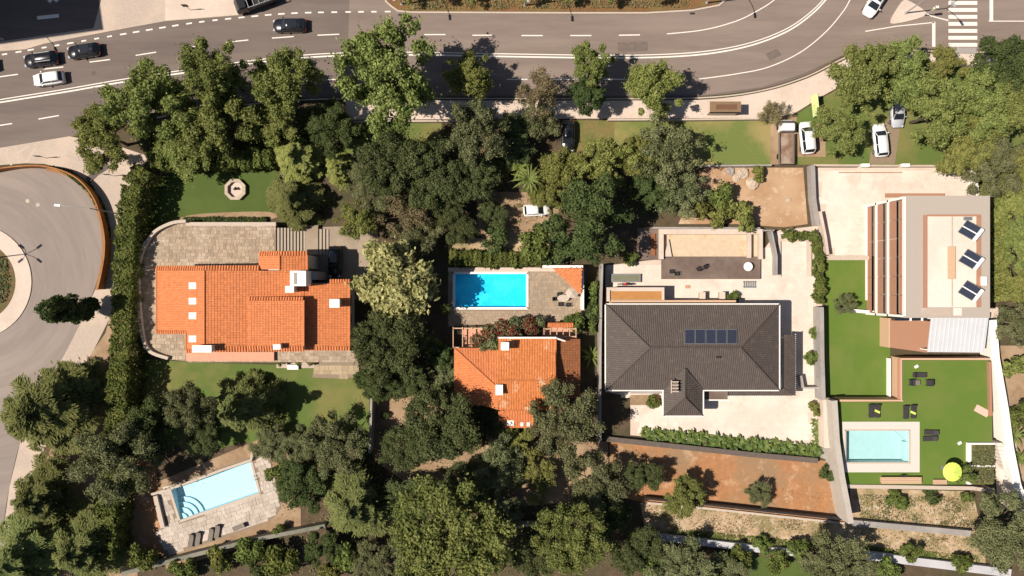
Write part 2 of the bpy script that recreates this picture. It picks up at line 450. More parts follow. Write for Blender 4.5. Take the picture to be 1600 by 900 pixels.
# ---- painted markings, each its own piece of the road
def dash(x0, y0, x1, y1, w=.15, z=Z3, par=None, name='lane_dash'):
    return ribbon(name, [(x0, y0), (x1, y1)], w, z, M_paint, par or road)
for d in [(-72, 131, -40, 126), (-4, 120.5, 28, 116), (68, 108, 99, 104.5), (140, 97, 172, 93), (212, 86.5, 244, 81.5), (284, 75, 316, 71), (353, 66, 388, 62.5), (425, 59.5, 459, 57), (496, 55, 530, 53.5), (587, 54, 620, 54), (663, 54, 696, 54), (738, 55, 773, 55), (815, 55.5, 848, 55.5), (891, 55.5, 924, 55.5), (967, 55, 1000, 54.5),
          (-14, 198, 19, 193), (60, 186, 92, 180.5), (133, 174, 165, 169), (210, 161, 240, 156.5), (285, 149.5, 315, 145), (355, 139, 386, 134.5), (425, 130, 456, 127.5), (494, 125.2, 525, 124), (565, 124, 596, 124), (640, 124, 672, 124), (716, 124, 748, 124), (792, 124, 824, 124), (866, 124, 898, 124), (943, 124, 976, 124), (1018, 124, 1050, 124)]:
    dash(*d)
pk = catmull([(-60, 95), (5, 85), (100, 69), (200, 52), (300, 36), (380, 27), (450, 21), (520, 19), (620, 18)], 40)
acc, last, on = 0.0, pk[0], [pk[0]]
for q in pk[1:]:
    acc += math.dist(q, last); last = q
    if acc % 20.8 < 11.5: on.append(q)
    else:
        if len(on) > 1: ribbon('parking_dash', [on[0], on[-1]], .2, Z3, M_paint, road)
        on = []
dl = [(-100, 177), (0, 160), (100, 144), (175, 131), (232, 122), (320, 109), (400, 98), (460, 91.5), (520, 87.5), (600, 85.5), (700, 86.5), (800, 88.5), (950, 90.5), (1050, 88.5), (1120, 82), (1180, 69), (1230, 49), (1265, 25), (1290, 0), (1320, -40)]
ribbon('double_line', catmull(dl, 8), .2, Z3, M_paint, road)
ribbon('double_line', catmull([(x - .8, y - 4.2) for x, y in dl], 8), .13, Z3, M_paint, road)
ribbon('edge_line', catmull([(1042, 53), (1100, 46.5), (1150, 33), (1185, 16), (1212, -2), (1240, -30)], 8), .13, Z3, M_paint, road)
ribbon('edge_line', catmull([(1092, 123.5), (1150, 115.5), (1200, 105), (1250, 82), (1290, 50), (1318, 17), (1330, -4), (1345, -30)], 8), .13, Z3, M_paint, road)
ribbon('edge_line', [(1352, 49), (1400, 41), (1460, 35)], .13, Z3, M_paint, road)
ribbon('edge_line', [(1410, -4), (1436, 14), (1455, 25), (1482, 32)], .16, Z3, M_paint, road)
ribbon('stop_line', [(1459, 34), (1459, 73)], .45, Z3, M_paint, road)
ribbon('stop_line', [(1549, -10), (1549, 33)], .5, Z3, M_paint, road)
ribbon('edge_line', [(1545, 33), (1700, 33)], .12, Z3 + .004, M_paint, road)
for yy in (-6, 4.5, 15.5, 26.3, 37.3, 48.3, 59, 70):
    ribbon('zebra_bar', [(1482, yy), (1527, yy)], .52, Z3, M_paint, road)
for a in ([(12, 232), (9, 242), (18, 258)], [(44, 229), (26, 240), (31, 255)], [(55, 232), (41, 254)], [(109, 226), (89, 257)]):
    ribbon('plaza_stripe', a, .3, Z1 + .008, M_kerb, plaza)
ribbon('plaza_path', [(170, 257), (150, 270), (137, 283)], 1.0, Z1 + .006, M_asph_dk, plaza)
for x, y in ((43, 314), (59, 320)):
    sheet('manhole_cover', [(x + 3.2 * math.cos(k * .52), y + 3.2 * math.sin(k * .52)) for k in range(12)], Z3 + .004, M_pave, parent=roundabout)
for x, y in ((1483 + 800 - 1483 - 654, 114), (771, 57)):
    sheet('manhole_cover', [(x + 3.2 * math.cos(k * .52), y + 3.2 * math.sin(k * .52)) for k in range(12)], Z3 + .004, M_asph_dk, parent=road)
for x, y in ((626, 20.5), (1082, 18.5)):
    sheet('drain_grate', rect(x - 4, y + 1, x + 4, y + 4), Z3 + .004, M_dmetal, parent=road)

M_patch = mat('repair_asphalt', (.165, .127, .108), (.125, .097, .084), 2, .85, .15)
for q in ([(186, 104), (214, 99), (216, 108), (188, 113)], [(690, 100), (722, 100), (722, 116), (690, 116)], [(965, 66), (1012, 65), (1012, 80), (965, 81)], [(1196, 84), (1214, 76), (1222, 86), (1203, 95)], [(300, 92), (352, 84), (353, 90), (301, 98)]):
    sheet('repair_patch', q, Z3 - .001, M_patch, parent=road)
# ---- lawns and bare soil
sheet('upper_lawn', catmull([(225, 350), (240, 300), (262, 272), (300, 264), (420, 262), (440, 300), (425, 333), (380, 332), (320, 335), (280, 342), (250, 358)], 5, True), Z1, M_lawn_d)
sheet('garden_path', catmull([(216, 410), (222, 385), (245, 356), (285, 339), (330, 333), (420, 331), (425, 342), (330, 345), (285, 352)], 4, True), Z2, M_tan)
sheet('lower_lawn', [(215, 560), (300, 566), (430, 570), (560, 570), (577, 620), (577, 700), (440, 705), (380, 690), (300, 715), (215, 640)], Z1, M_lawn)
sheet('verge_lawn', [(535, 190), (690, 188), (690, 235), (535, 240)], Z1, M_lawn)
sheet('verge_lawn', [(895, 188), (960, 188), (960, 236), (895, 236)], Z1, M_dry)
sheet('front_lawn', [(960, 188), (1205, 188), (1205, 257), (1080, 257), (960, 250)], Z2, mat('lawn_patchy', (.16, .18, .05), (.11, .145, .035), 6, .95, .6, c3=(.30, .23, .095), scale3=.13, amt3=.85, bscale=40))
sheet('parking_verge', [(1205, 186), (1245, 178), (1290, 150), (1330, 128), (1480, 108), (1600, 108), (1600, 260), (1205, 257)], Z1, M_lawn)
sheet('parking_soil', [(1204, 186), (1245, 179), (1243, 257), (1204, 257)], Z2, M_tan)
sheet('parking_soil', [(1245, 200), (1290, 190), (1290, 245), (1245, 245)], Z2 + .004, M_tan)
sheet('driveway_strip', [(1360, 240), (1400, 160), (1412, 160), (1398, 256), (1358, 256)], Z2, mat('worn_drive', (.26, .19, .13), (.20, .15, .10), 4, .95, .2))
sheet('corner_lawn', [(1490, 104), (1560, 104), (1560, 150), (1490, 150)], Z2, M_lawn)
sheet('red_yard', [(1100, 262), (1255, 262), (1262, 350), (1225, 355), (1150, 350), (1060, 350), (1085, 290)], Z1, mat('orange_soil', (.40, .245, .14), (.33, .20, .11), 1.2, .95, .4, c3=(.48, .33, .21), scale3=.3, stain=((.58, .46, .34), .7, .5)))
sheet('drive_soil', [(745, 300), (870, 300), (875, 345), (860, 420), (760, 380), (745, 360)], Z1, M_tan)
sheet('drive_apron', [(700, 372), (870, 372), (870, 400), (700, 396)], Z2, M_rub)
sheet('garden_soil', [(585, 620), (660, 610), (800, 690), (950, 690), (950, 780), (700, 800), (585, 720)], Z1, M_tan)
sheet('driveway', [(490, 355), (590, 352), (592, 460), (548, 470), (482, 470), (482, 400)], Z2, mat('driveway_concrete', (.30, .235, .175), (.25, .195, .145), 2, .9, .1, c3=(.35, .28, .21), scale3=.3))
sheet('red_lot', [(952, 690), (1100, 702), (1312, 722), (1322, 815), (1180, 800), (1010, 785), (955, 775)], Z1, M_red)
sheet('dry_strip', [(1000, 786), (1180, 802), (1330, 818), (1540, 840), (1540, 880), (1330, 862), (1250, 858), (1010, 836)], Z2, M_rub)
sheet('dry_bank', [(1328, 762), (1520, 768), (1535, 835), (1330, 820)], Z3, M_rub)
sheet('south_lawn', [(1120, 862), (1320, 885), (1320, 960), (1120, 960)], Z1, M_lawn_d)
sheet('roadside_soil', [(175, 480), (165, 520), (110, 600), (80, 700), (40, 800), (60, 960), (215, 960), (215, 480)], Z2, M_tan)
sheet('lot_soil', [(190, 730), (240, 700), (260, 860), (200, 890)], Z2, M_red)
sheet('pool_surround_soil', [(230, 760), (420, 680), (470, 720), (470, 830), (260, 890)], Z1, M_tan, holes=[POOL1])
sheet('east_garden', [(1560, 540), (1700, 540), (1700, 860), (1600, 860), (1590, 780), (1565, 690)], Z1, M_tan)

# ---- paving laid stone by stone (too small to pick apart: one part)
def pavers(name, poly, z, size, material, base_mat, label_kind='structure', holes=(), gap=.014, th=.04, z0=0.0, seed=1, rz=0.0, base_name=None, parent=None):
    r = random.Random(seed)
    base = slab(base_name or name, poly, z0, z, base_mat, parent) if not holes else None
    if base is None:
        base = sheet(base_name or name, poly, z, base_mat, holes=holes)
    if parent is None: base['kind'] = 'structure'
    if holes: z += SHEETN[0] * .0008
    P = [W(x, y, z) for x, y in poly]; HH = [[W(x, y, z) for x, y in h] for h in holes]
    ca, sa = math.cos(rz), math.sin(rz)
    Q = [(p.x * ca + p.y * sa, -p.x * sa + p.y * ca) for p in P]
    HQ = [[(p.x * ca + p.y * sa, -p.x * sa + p.y * ca) for p in h] for h in HH]
    V, F, A = [], [], []
    y = min(q[1] for q in Q)
    while y < max(q[1] for q in Q):
        h = size * r.uniform(.7, 1.25)
        x = min(q[0] for q in Q) - r.uniform(0, size)
        while x < max(q[0] for q in Q):
            w = size * r.uniform(.7, 1.7)
            c = [(x + gap, y + gap), (x + w - gap, y + gap), (x + w - gap, y + h - gap), (x + gap, y + h - gap)]
            if sum(inside(k, Q) for k in c) >= 3 and not any(inside(k, hq) for k in c + [(x + w / 2, y + h / 2)] for hq in HQ):
                n = len(V); zt = z + th * r.uniform(.3, 1.0)
                c = [(a + r.uniform(-.02, .02), b + r.uniform(-.02, .02)) for a, b in c]
                for zz in (z + .001, zt):
                    for a, b in c: V.append((a * ca - b * sa, a * sa + b * ca, zz))
                F += [(n + 4, n + 5, n + 6, n + 7), (n, n + 1, n + 5, n + 4), (n + 1, n + 2, n + 6, n + 5), (n + 2, n + 3, n + 7, n + 6), (n + 3, n, n + 4, n + 7)]
                A += [r.random()] * 5
            x += w
        y += h
    o = mk('paving_stones', V, F, material, base); o['kind'] = 'stuff'
    at = o.data.attributes.new('v', 'FLOAT', 'FACE'); at.data.foreach_set('value', A)
    return base
# ------------------------------------------------------------------ tiled roofs
def tile_field(name, poly3, eave, material, parent, tw=.22, tl=.38, hgt=.05, seed=1, under=None):
    """barrel tiles over a planar polygon; eave = (point, point) giving the eave direction; poly3 world points"""
    r = random.Random(seed)
    P = [Vector(p) for p in poly3]
    n = (P[1] - P[0]).cross(P[2] - P[0])
    if n.length < 1e-6: n = (P[2] - P[0]).cross(P[3] - P[0])
    n.normalize()
    if n.z < 0: n = -n
    u = (Vector(eave[1]) - Vector(eave[0])).normalized()
    v = n.cross(u)
    if v.z < 0: u, v = -u, -v
    o = P[0]
    Q = [((p - o).dot(u), (p - o).dot(v)) for p in P]
    u0, u1 = min(q[0] for q in Q), max(q[0] for q in Q); v0, v1 = min(q[1] for q in Q), max(q[1] for q in Q)
    nu = max(1, round((u1 - u0) / tw)); nv = max(1, round((v1 - v0) / tl))
    du = (u1 - u0) / nu; dv = (v1 - v0) / nv
    V, F, A = [], [], []
    prof = [(0, 0), (.18, .75), (.45, 1.0), (.72, .75), (.9, 0)]
    for j in range(nv):
        for i in range(nu):
            if not inside((u0 + (i + .5) * du, v0 + (j + .5) * dv), Q): continue
            m = len(V); a = r.random()
            jx = r.uniform(-.01, .01); jz = r.uniform(0, .012)
            for vv, lift in ((v0 + j * dv - .02, .03 + jz), (v0 + (j + 1) * dv, .0)):
                for pu, ph in prof:
                    V.append(o + u * (u0 + (i + pu) * du + jx) + v * vv + n * (ph * hgt + lift + .01))
            F += [(m + k, m + k + 1, m + 6 + k, m + 5 + k) for k in range(4)]
            F.append((m + 4, m + 3, m + 2, m + 1, m))
            A += [a] * 5
    base = mk(name, P + [p - n * .15 for p in P], [tuple(range(len(P))) if (P[1]-P[0]).cross(P[2]-P[0]).z > 0 else tuple(reversed(range(len(P))))] +
              [(k, (k + 1) % len(P), len(P) + (k + 1) % len(P), len(P) + k) for k in range(len(P))], under or material, parent)
    t = mk('roof_tiles', V, F, material, base); t['kind'] = 'stuff'
    at = t.data.attributes.new('v', 'FLOAT', 'FACE'); at.data.foreach_set('value', A)
    return base

def ridge(a, b, material, parent, rad=.13, name='ridge'):
    """ridge caps, one after another"""
    a, b = Vector(a), Vector(b); d = (b - a); L = d.length; d.normalize()
    k = max(1, round(L / .45)); mb = MB()
    for i in range(k):
        p, q = a + d * (L * i / k), a + d * (L * (i + 1) / k)
        mb.tube([p + Vector((0, 0, .03)), q + Vector((0, 0, .05))], [rad, rad * .85], 8)
    return mb.build(name, material, parent)

def Q3(px): return [W(x, y, z) for x, y, z in px]

def roof(name, px, e, material, parent, seed=1, **k):
    p = Q3(px)
    return tile_field(name, p, (p[e[0]], p[e[1]]), material, parent, seed=seed, **k)

def chimney(parent, x, y, zb, zt, sx, sy, name='chimney', m=None, pots=0):
    c = W(x, y, zt)
    mb = MB().box((c.x, c.y, (zb + zt) / 2), (sx, sy, zt - zb))
    o = mb.build(name, m or M_rwall, parent)
    mk('chimney_cap', *boxVF((c.x, c.y, zt + .12), (sx + .16, sy + .16, .08)), M_white, o)
    for ax in (-1, 1):
        for ay in (-1, 1): mk('cap_post', *boxVF((c.x + ax * (sx / 2 - .06), c.y + ay * (sy / 2 - .06), zt + .043), (.1, .1, .076)), M_white, o)
    return o

def window(parent, x, y, z, w, h, nx, ny, m=None):
    """framed window in a wall whose outer normal is (nx, ny); x, y, z world centre"""
    rz = math.atan2(ny, nx)
    o = mk('window', *boxVF((x + nx * .02, y + ny * .02, z), (.08, w, h), rz), M_white, parent)
    for s in (-1, 1):
        mk('pane', *boxVF((x + nx * .055 - ny * s * w * .235, y + ny * .055 + nx * s * w * .235, z), (.03, w * .42, h * .86), rz), M_glass, o)
    mk('sill', *boxVF((x + nx * .09, y + ny * .09, z - h / 2 - .04), (.2, w + .15, .06), rz), M_kerb, o)
    return o

def door(parent, x, y, z0, nx, ny, w=1.0, h=2.1, m=None):
    rz = math.atan2(ny, nx)
    o = mk('door', *boxVF((x + nx * .03, y + ny * .03, z0 + h / 2), (.08, w, h), rz), m or M_wood, parent)
    mk('handle', *boxVF((x + nx * .1 - ny * w * .38, y + ny * .1 + nx * w * .38, z0 + 1.05), (.05, .04, .14), rz), M_metal, o)
    return o

# ------------------------------------------------------------------ house with red roof (terrace, west garden)
TZ = 2.2
terr = catmull([(224, 545), (219, 500), (218, 440), (222, 400), (240, 368), (268, 352), (290, 348)], 5) + [(431, 348), (431, 470), (547, 470), (547, 548), (560, 548), (560, 566), (300, 566), (255, 560)]
terrace = pavers('stone_terrace', terr, TZ, .42, M_stone, M_joint, z0=0, seed=3)
wall('parapet', catmull([(262, 560), (232, 548), (221, 520), (216, 470), (215, 430), (219, 398), (238, 365), (266, 349), (290, 345.5)], 5), .42, 0, TZ + .55, M_kerb, None, None)
o = bpy.data.objects['parapet']; setp(o, 'low curved stone parapet round the paved terrace of the red roofed house', 'wall')
wall('terrace_kerb', [(290, 350), (431, 350)], .5, TZ - .3, TZ + .10, M_kerb, terrace)
# stairs down to the driveway
def stairs(name, label, x0, x1, y0, y1, ztop, n, rise, material, z0=0.0):
    root = empty(name, W((x0 + x1) / 2, (y0 + y1) / 2, 0), label, 'stairs')
    for i in range(n):
        a = x0 + (x1 - x0) * i / n; b = x0 + (x1 - x0) * (i + 1) / n
        zt = ztop - rise * (i + 1)
        slab('step', rect(a, y0, b + .3, y1), z0, zt, material, root)
    return root
M_step = mat('step_stone', (.40, .33, .26), (.33, .27, .21), 4, .9)
stairs('garden_stairs', 'broad flight of pale stone steps from the stone terrace', 431, 477, 356, 392, TZ, 9, .17, M_step)
slab('landing', [(477, 352), (497, 352), (497, 398), (477, 398)], 0, TZ - 9 * .17, M_stone)['kind'] = 'structure'
stairs('garden_stairs', 'short flight of stone steps ending beside the parked black car', 497, 513, 358, 398, TZ - 9 * .17, 3, .17, M_step)

h1 = empty('red_roof_house', W(400, 480, 0), 'large low house with bright orange clay tile roofs, four skylights and white chimneys', 'house')
def hw(pts, z0, z1, material=M_rwall, parent=h1): return slab('wall', pts, z0, z1, material, parent)
hw([(250, 420), (320, 420), (320, 548), (296, 548), (296, 515), (250, 515)], 0, 6.35)
hw(rect(322, 420, 472, 544), 0, 6.15)
hw(rect(474, 442, 542, 543), 0, 4.7)
hw(rect(409, 398, 477, 419), 0, 6.3)
hw(rect(392, 470, 471, 541), 6.16, 7.5, M_pink)
zr, ze = 8.3, 6.6
zl = lambda x: ze + (zr - ze) * (x - 244) / (319 - 244)
zm = lambda x: zr - (x - 320) * .0127
roof('roof_plane', [(244, 423, ze), (244, 516, ze), (291, 516, zl(291)), (291, 545, zl(291)), (319, 545, zr), (319, 423, zr)], (0, 1), M_tile, h1, 2)
roof('roof_plane', [(320, 423, zr), (320, 540, zr), (390, 540, zm(390)), (390, 467, zm(390)), (475, 467, zm(475)), (475, 430, zm(475)), (475, 423, zm(475))], (4, 5), M_tile, h1, 3)
roof('roof_plane', [(476, 443, zm(476)), (476, 541, zm(476)), (546, 541, zm(546)), (546, 443, zm(546))], (2, 3), M_tile, h1, 4)
roof('roof_plane', [(388, 470, 7.75), (388, 540, 7.75), (474, 540, 7.60), (474, 470, 7.60)], (2, 3), M_tile, h1, 5)
roof('roof_plane', [(405, 400, 6.90), (405, 421, 6.90), (437, 421, 7.60), (437, 400, 7.60)], (0, 1), M_tile, h1, 6)
roof('roof_plane', [(437.5, 400, 7.60), (437.5, 425, 7.60), (480, 425, 6.80), (480, 400, 6.80)], (2, 3), M_tile, h1, 7)
# tile skirts along the eaves
def skirt(x0, x1, y0, y1, zA, zB, zdrop, seed):
    """strip from y0 (upper edge) to y1 (eave, lower)"""
    roof('eave_skirt', [(x0, y1, zA - zdrop), (x1, y1, zB - zdrop), (x1, y0, zB), (x0, y0, zA)], (0, 1), M_tile, h1, seed, tw=.34, hgt=.12)
skirt(244, 319, 423, 416, ze + .05, zr + .02, .22, 8)
skirt(320, 405, 423, 415.5, zr + .02, zm(405), .22, 9)
skirt(244, 291, 516, 521, ze + .05, zl(291), .18, 10)
skirt(291, 319, 545, 551, zl(291) + .03, zr, .2, 11)
skirt(320, 390, 540, 549, zr, zm(390), .22, 12)
skirt(390, 475, 540, 548.5, 7.74, 7.6, .25, 13)
skirt(388, 474, 470, 464.5, 7.75, 7.6, .2, 14)
skirt(476, 548, 541, 547, zm(476), zm(546), .18, 15)
skirt(515, 547, 443, 437, zm(515), zm(546), .18, 16)
skirt(405, 437, 400, 393, 6.9, 7.6, .2, 17)
skirt(437.5, 481, 400, 393, 7.6, 6.8, .2, 18)
for a, b in (((319.5, 423, zr + .05), (319.5, 546, zr + .05)), ((437, 399, 7.65), (437, 422, 7.65)), ((475, 469, 7.65), (475, 541, 7.65)), ((546.5, 443, zm(546) + .03), (546.5, 541, zm(546) + .03)), ((480.5, 399, 6.8), (480.5, 424, 6.8)), ((245, 423, ze), (245, 516, ze)), ((291, 519, zl(291)), (291, 546, zl(291)))):
    ridge(W(*a), W(*b), M_tile, h1)
# lower pink band and awning below the front eave
slab('front_ledge', rect(291, 550, 428, 564), 2.3, 2.7, M_pink, h1)
# white stair tower and boxes
slab('roof_box', rect(453, 423, 478, 447), 5.9, 8.6, M_white, h1)
slab('roof_box_recess', rect(459, 426, 464, 444), 8.604, 8.63, M_grey, h1)
slab('flat_annex', rect(478, 424, 494, 437), 0, 6.2, M_grey, h1)
chimney(h1, 453, 452, 6.1, 8.0, .95, .7)
chimney(h1, 523, 474, 5.1, 6.9, 1.15, .95)
chimney(h1, 433, 542, 7.4, 8.6, .8, .5)
c = chimney(h1, 316, 545, 7.2, 9.3, 2.3, .75)
for yy in (446.5, 470.5, 493.5, 529.5):
    z = zl(301) + .2
    s = slab('skylight', rect(295, yy - 5, 307, yy + 5), z - .25, z, M_metal, h1)
    slab('pane', rect(296.2, yy - 3.9, 305.8, yy + 3.9), z + .002, z + .03, M_skyl, s)
p = W(548, 500, 1.5)
for yy in (470, 500, 528):
    q = W(542, yy, 4.7); window(h1, q.x + .02, q.y, 3.2, 1.3, 1.2, 1, 0)
for xx in (345, 375, 440):
    q = W(xx, 420, 6.15); window(h1, q.x, q.y + .02, 4.6, 1.4, 1.2, 0, 1)
for xx in (330, 400, 450):
    q = W(xx, 544, 6.15); window(h1, q.x, q.y - .02, 4.8, 1.4, 1.1, 0, -1)
q = W(505, 442, 4.7); door(h1, q.x, q.y + .02, 0, 0, 1, 2.4, 2.2)
# front porch
slab('porch_slab', rect(500, 549, 572, 564), 0, .35, M_pave)['kind'] = 'structure'
pr = empty('porch_pillar', W(524, 560, .35), 'white porch pillar with a blue glazed face by the stone patio', 'pillar')
slab('shaft', rect(521.5, 551, 527.5, 562), .35, 2.2, mat('blue_glaze', (.10, .16, .40), (.08, .13, .34), 3, .3), pr)
slab('capital', rect(520.5, 560, 528.5, 566), .35, 1.0, M_white, pr)
pavers('stone_patio', [(492, 566), (560, 566), (562, 588), (540, 592), (488, 590)], .22, .6, M_stone2, M_joint, seed=5)
b = empty('garden_bench', W(457, 573.5, 0), 'white stone bench on the lawn edge below the red roofed house', 'bench')
slab('seat', rect(448.5, 570, 466, 577.5), .36, .48, M_white, b)
slab('leg', rect(450, 571, 454, 577), 0, .36, M_white, b); slab('leg', rect(460, 571, 464, 577), 0, .36, M_white, b)
slab('bench_paving', rect(432, 562, 492, 575), 0, .05, M_pave)['kind'] = 'structure'
# stone ring in the upper lawn
f = empty('stone_planter', W(367, 296, 0), 'octagonal pale stone planter ring on the upper lawn', 'planter')
oc = lambda r, rx=1.0: [(367 + r * rx * math.cos(R(22.5 + 45 * k)), 296 + r * math.sin(R(22.5 + 45 * k))) for k in range(8)]
o8, i8 = oc(17.5), oc(12.5)
for k in range(8):
    j = (k + 1) % 8
    slab('rim_stone', [o8[k], o8[j], i8[j], i8[k]], 0, .55 + .01 * (k % 2), M_rock, f)
slab('gravel_fill', oc(12.3), 0, .12, M_conc, f)
mb = MB(); c = W(370, 296, 0); mb.tube([(c.x - .3, c.y, .2), (c.x, c.y + .1, .5), (c.x + .35, c.y - .05, .35)], [.15, .22, .08], 6).build('ornament', M_dmetal, f)

# ------------------------------------------------------------------ pools
def pool(name, label, poly, zdeck, depth, basin, water, coping_w=.35, drop=.12):
    root = empty(name, W(sum(p[0] for p in poly) / 4, sum(p[1] for p in poly) / 4, zdeck), label, 'pool')
    P = [W(x, y, zdeck) for x, y in poly]
    n = len(P)
    V = [Vector((p.x, p.y, zdeck)) for p in P] + [Vector((p.x, p.y, zdeck - depth)) for p in P]
    F = [tuple(reversed(range(n, 2 * n))) if False else tuple(range(n, 2 * n))] + [(i, (i + 1) % n, n + (i + 1) % n, n + i) for i in range(n)]
    mk('basin', V, F, basin, root)
    mk('water', [Vector((p.x, p.y, zdeck - drop)) for p in P], [tuple(reversed(range(n)))], water, root)
    c = sum(P, Vector((0, 0, 0))) / n
    for i in range(n):
        a, b = P[i], P[(i + 1) % n]
        d = (b - a).normalized(); nn = Vector((d.y, -d.x, 0))
        if nn.dot(a - c) < 0: nn = -nn
        e = d * coping_w
        q = [a + nn * .0, b + nn * .0, b + nn * coping_w + e * (1 if i % 2 == 0 else 0), a + nn * coping_w - e * (1 if i % 2 == 0 else 0)]
        Vv, Ff = prismVF(q, zdeck + .002, zdeck + .07)
        mk('coping', Vv, Ff, M_kerb if name != 'lap_pool' else M_white, root)
    return root
DK1 = [(240, 772), (262, 757), (398, 712), (408, 698), (416, 697), (436, 770), (438, 795), (428, 808), (395, 826), (265, 868), (250, 850), (240, 830), (262, 822)]
pavers('pool_deck', DK1, .05, .55, M_deckst, M_joint, holes=[[(265, 761.5), (392, 719.5), (406, 771.5), (281, 814)]], seed=8, rz=R(17.5))
p1 = pool('swimming_pool', 'pale rectangular pool with curved corner steps on a tilted stone deck', POOL1, .06, 1.3, M_basin_p, M_wat_p)
c0 = W(282, 812, 0)
ld_ = empty('pool_ladder', W(398, 746, .06), 'steel ladder at the short end of the tilted pool', 'ladder')
for dy in (-.25, .25):
    c = W(398, 746, 0); mb = MB(); mb.tube([(c.x + .25, c.y + dy, .07), (c.x + .2, c.y + dy, .7), (c.x - .15, c.y + dy, .75), (c.x - .25, c.y + dy, .3), (c.x - .25, c.y + dy, -.7)], .025, 6).build('rail', M_metal, ld_)
for k in range(3): mk('rung', *boxVF((c.x - .25, c.y, .0 - .25 * k), (.06, .5, .03)), M_metal, ld_)
for k, rr in enumerate((2.95, 2.25, 1.55, .85)):
    a0, a1 = R(17.5), R(17.5 + 88)
    pts = [c0] + [c0 + Vector((rr * math.cos(a0 + (a1 - a0) * t / 12), rr * math.sin(a0 + (a1 - a0) * t / 12), 0)) for t in range(13)]
    V, F = prismVF(pts, -1.2, -.98 + k * .24)
    mk('pool_step', V, F, M_basin_p, p1)
wall('pool_wall', [(236, 773), (262, 765), (300, 752), (345, 735), (392, 719), (395, 702)], .35, 0, .75, M_kerb)
setp(bpy.data.objects['pool_wall'], 'stone back wall along the tilted pool deck', 'wall')
wall('deck_wall', [(242, 775), (254, 825)], .6, 0, .6, M_kerb)
setp(bpy.data.objects['deck_wall'], 'short stepped stone wall at the end of the tilted pool deck', 'wall')
shed = empty('pump_shed', W(412, 700, 0), 'small flat roofed stone pump shed at the corner of the tilted pool', 'shed')
slab('wall', [(400, 704), (418, 698), (425, 716), (408, 722)], 0, 1.5, M_kerb, shed)
slab('roof', [(396, 704), (416, 696), (419, 702), (398, 711)], 1.5, 1.62, M_conc, shed)
q = W(424, 714, 1.5); door(shed, q.x + .01, q.y - .12, 0, .94, -.34, .7, 1.35)

DK2 = [(700, 418), (868, 418), (912, 418), (914, 500), (700, 510)]
pavers('pool_terrace', DK2, .05, .38, mat('terrace_brick', (.36, .27, .19), (.30, .22, .155), 4, .9, .15, attr=True, c3=(.28, .22, .16), scale3=.35), M_joint, holes=[[(708, 425), (825, 425), (825, 483), (708, 483)]], seed=9)
p2 = pool('lap_pool', 'bright blue rectangular pool with white coping and a tree shadow on it', POOL2, .06, 1.4, M_basin_b, M_wat_b, .32)
for k in range(3): slab('pool_step', rect(712 + 0, 470 + k * 3.2, 722 - k * 3, 479.5), -1.3, -.9 + .25 * k, M_basin_b, p2)
sheet('pool_edge', [(700, 418), (868, 418), (868, 424), (700, 424)], .12, M_conc)
# ------------------------------------------------------------------ house with orange roof
h2 = empty('orange_roof_house', W(808, 595, 0), 'old house with weathered orange and lichen streaked tile roof beside the bougainvillea', 'house')
def hw2(pts, z0, z1, material=M_rwall): return slab('wall', pts, z0, z1, material, h2)
hw2([(716, 548), (778, 548), (778, 636), (716, 618)], 0, 3.0)
hw2(rect(780, 532, 866, 638), 0, 4.3); hw2(rect(868, 536, 900, 620), 0, 2.9); hw2(rect(780, 640, 832, 667), 0, 2.6)
rz2, re2 = 5.6, 4.4
roof('roof_plane', [(779, 529, re2), (868, 529, re2), (868, 595, rz2), (779, 595, rz2)], (0, 1), M_tile_old, h2, 21)
roof('roof_plane', [(779, 640, re2 + .1), (868, 640, re2 + .1), (868, 595.5, rz2), (779, 595.5, rz2)], (0, 1), M_tile_old, h2, 22)
ridge(W(779, 595, rz2 + .05), W(868, 595, rz2 + .05), M_tile_old, h2)
roof('roof_plane', [(710, 544, 3.2), (778.5, 544, 3.2), (778.5, 607, 4.7)], (0, 1), M_tile, h2, 23)
roof('roof_plane', [(710, 544.5, 3.2), (710, 622, 3.2), (778.5, 640, 4.72), (778.5, 607.5, 4.7)], (0, 1), M_tile, h2, 24)
ridge(W(710, 544, 3.25), W(778.5, 607, 4.75), M_tile, h2)
roof('roof_plane', [(869, 530, 4.0), (906, 530, 3.1), (906, 622, 3.1), (869, 622, 4.0)], (1, 2), M_tile_br, h2, 25)
roof('roof_plane', [(779, 668, 2.7), (834, 668, 2.7), (834, 641, 3.4), (779, 641, 3.4)], (0, 1), M_tile, h2, 26)
slab('parapet', rect(779, 526.5, 869, 529), 4.0, 4.62, M_white, h2)
mb = MB(); mb.tube([W(868, 528, 4.6), W(883, 533, 4.4)], .12, 6).build('gutter', M_white, h2)
ridge(W(868.5, 529, 4.6), W(868.5, 640, 4.6), M_tile_old, h2)
chimney(h2, 789, 541, 4.6, 6.3, .9, .9, m=M_rwall); chimney(h2, 780, 609, 4.4, 6.0, .8, 1.2, m=M_rwall)
sky2 = slab('skylight', rect(792, 657, 803, 665), 2.9, 3.05, M_white, h2)
for xx in (793.5, 798.5): slab('pane', rect(xx - 1, 658.5, xx + 3, 663.5), 3.052, 3.08, M_skyl, sky2)
for xx in (815, 825): slab('pane', rect(xx - 2, 660, xx + 3, 666), 2.9, 3.0, M_skyl, h2)
for xx in (795, 830, 855):
    q = W(xx, 532, 4.3); window(h2, q.x, q.y + .02, 2.4, 1.2, 1.3, 0, 1)
q = W(716, 580, 3.0); window(h2, q.x - .02, q.y, 1.7, 1.3, 1.2, -1, 0)
q = W(884, 620, 2.9); door(h2, q.x, q.y - .02, 0, 0, -1)
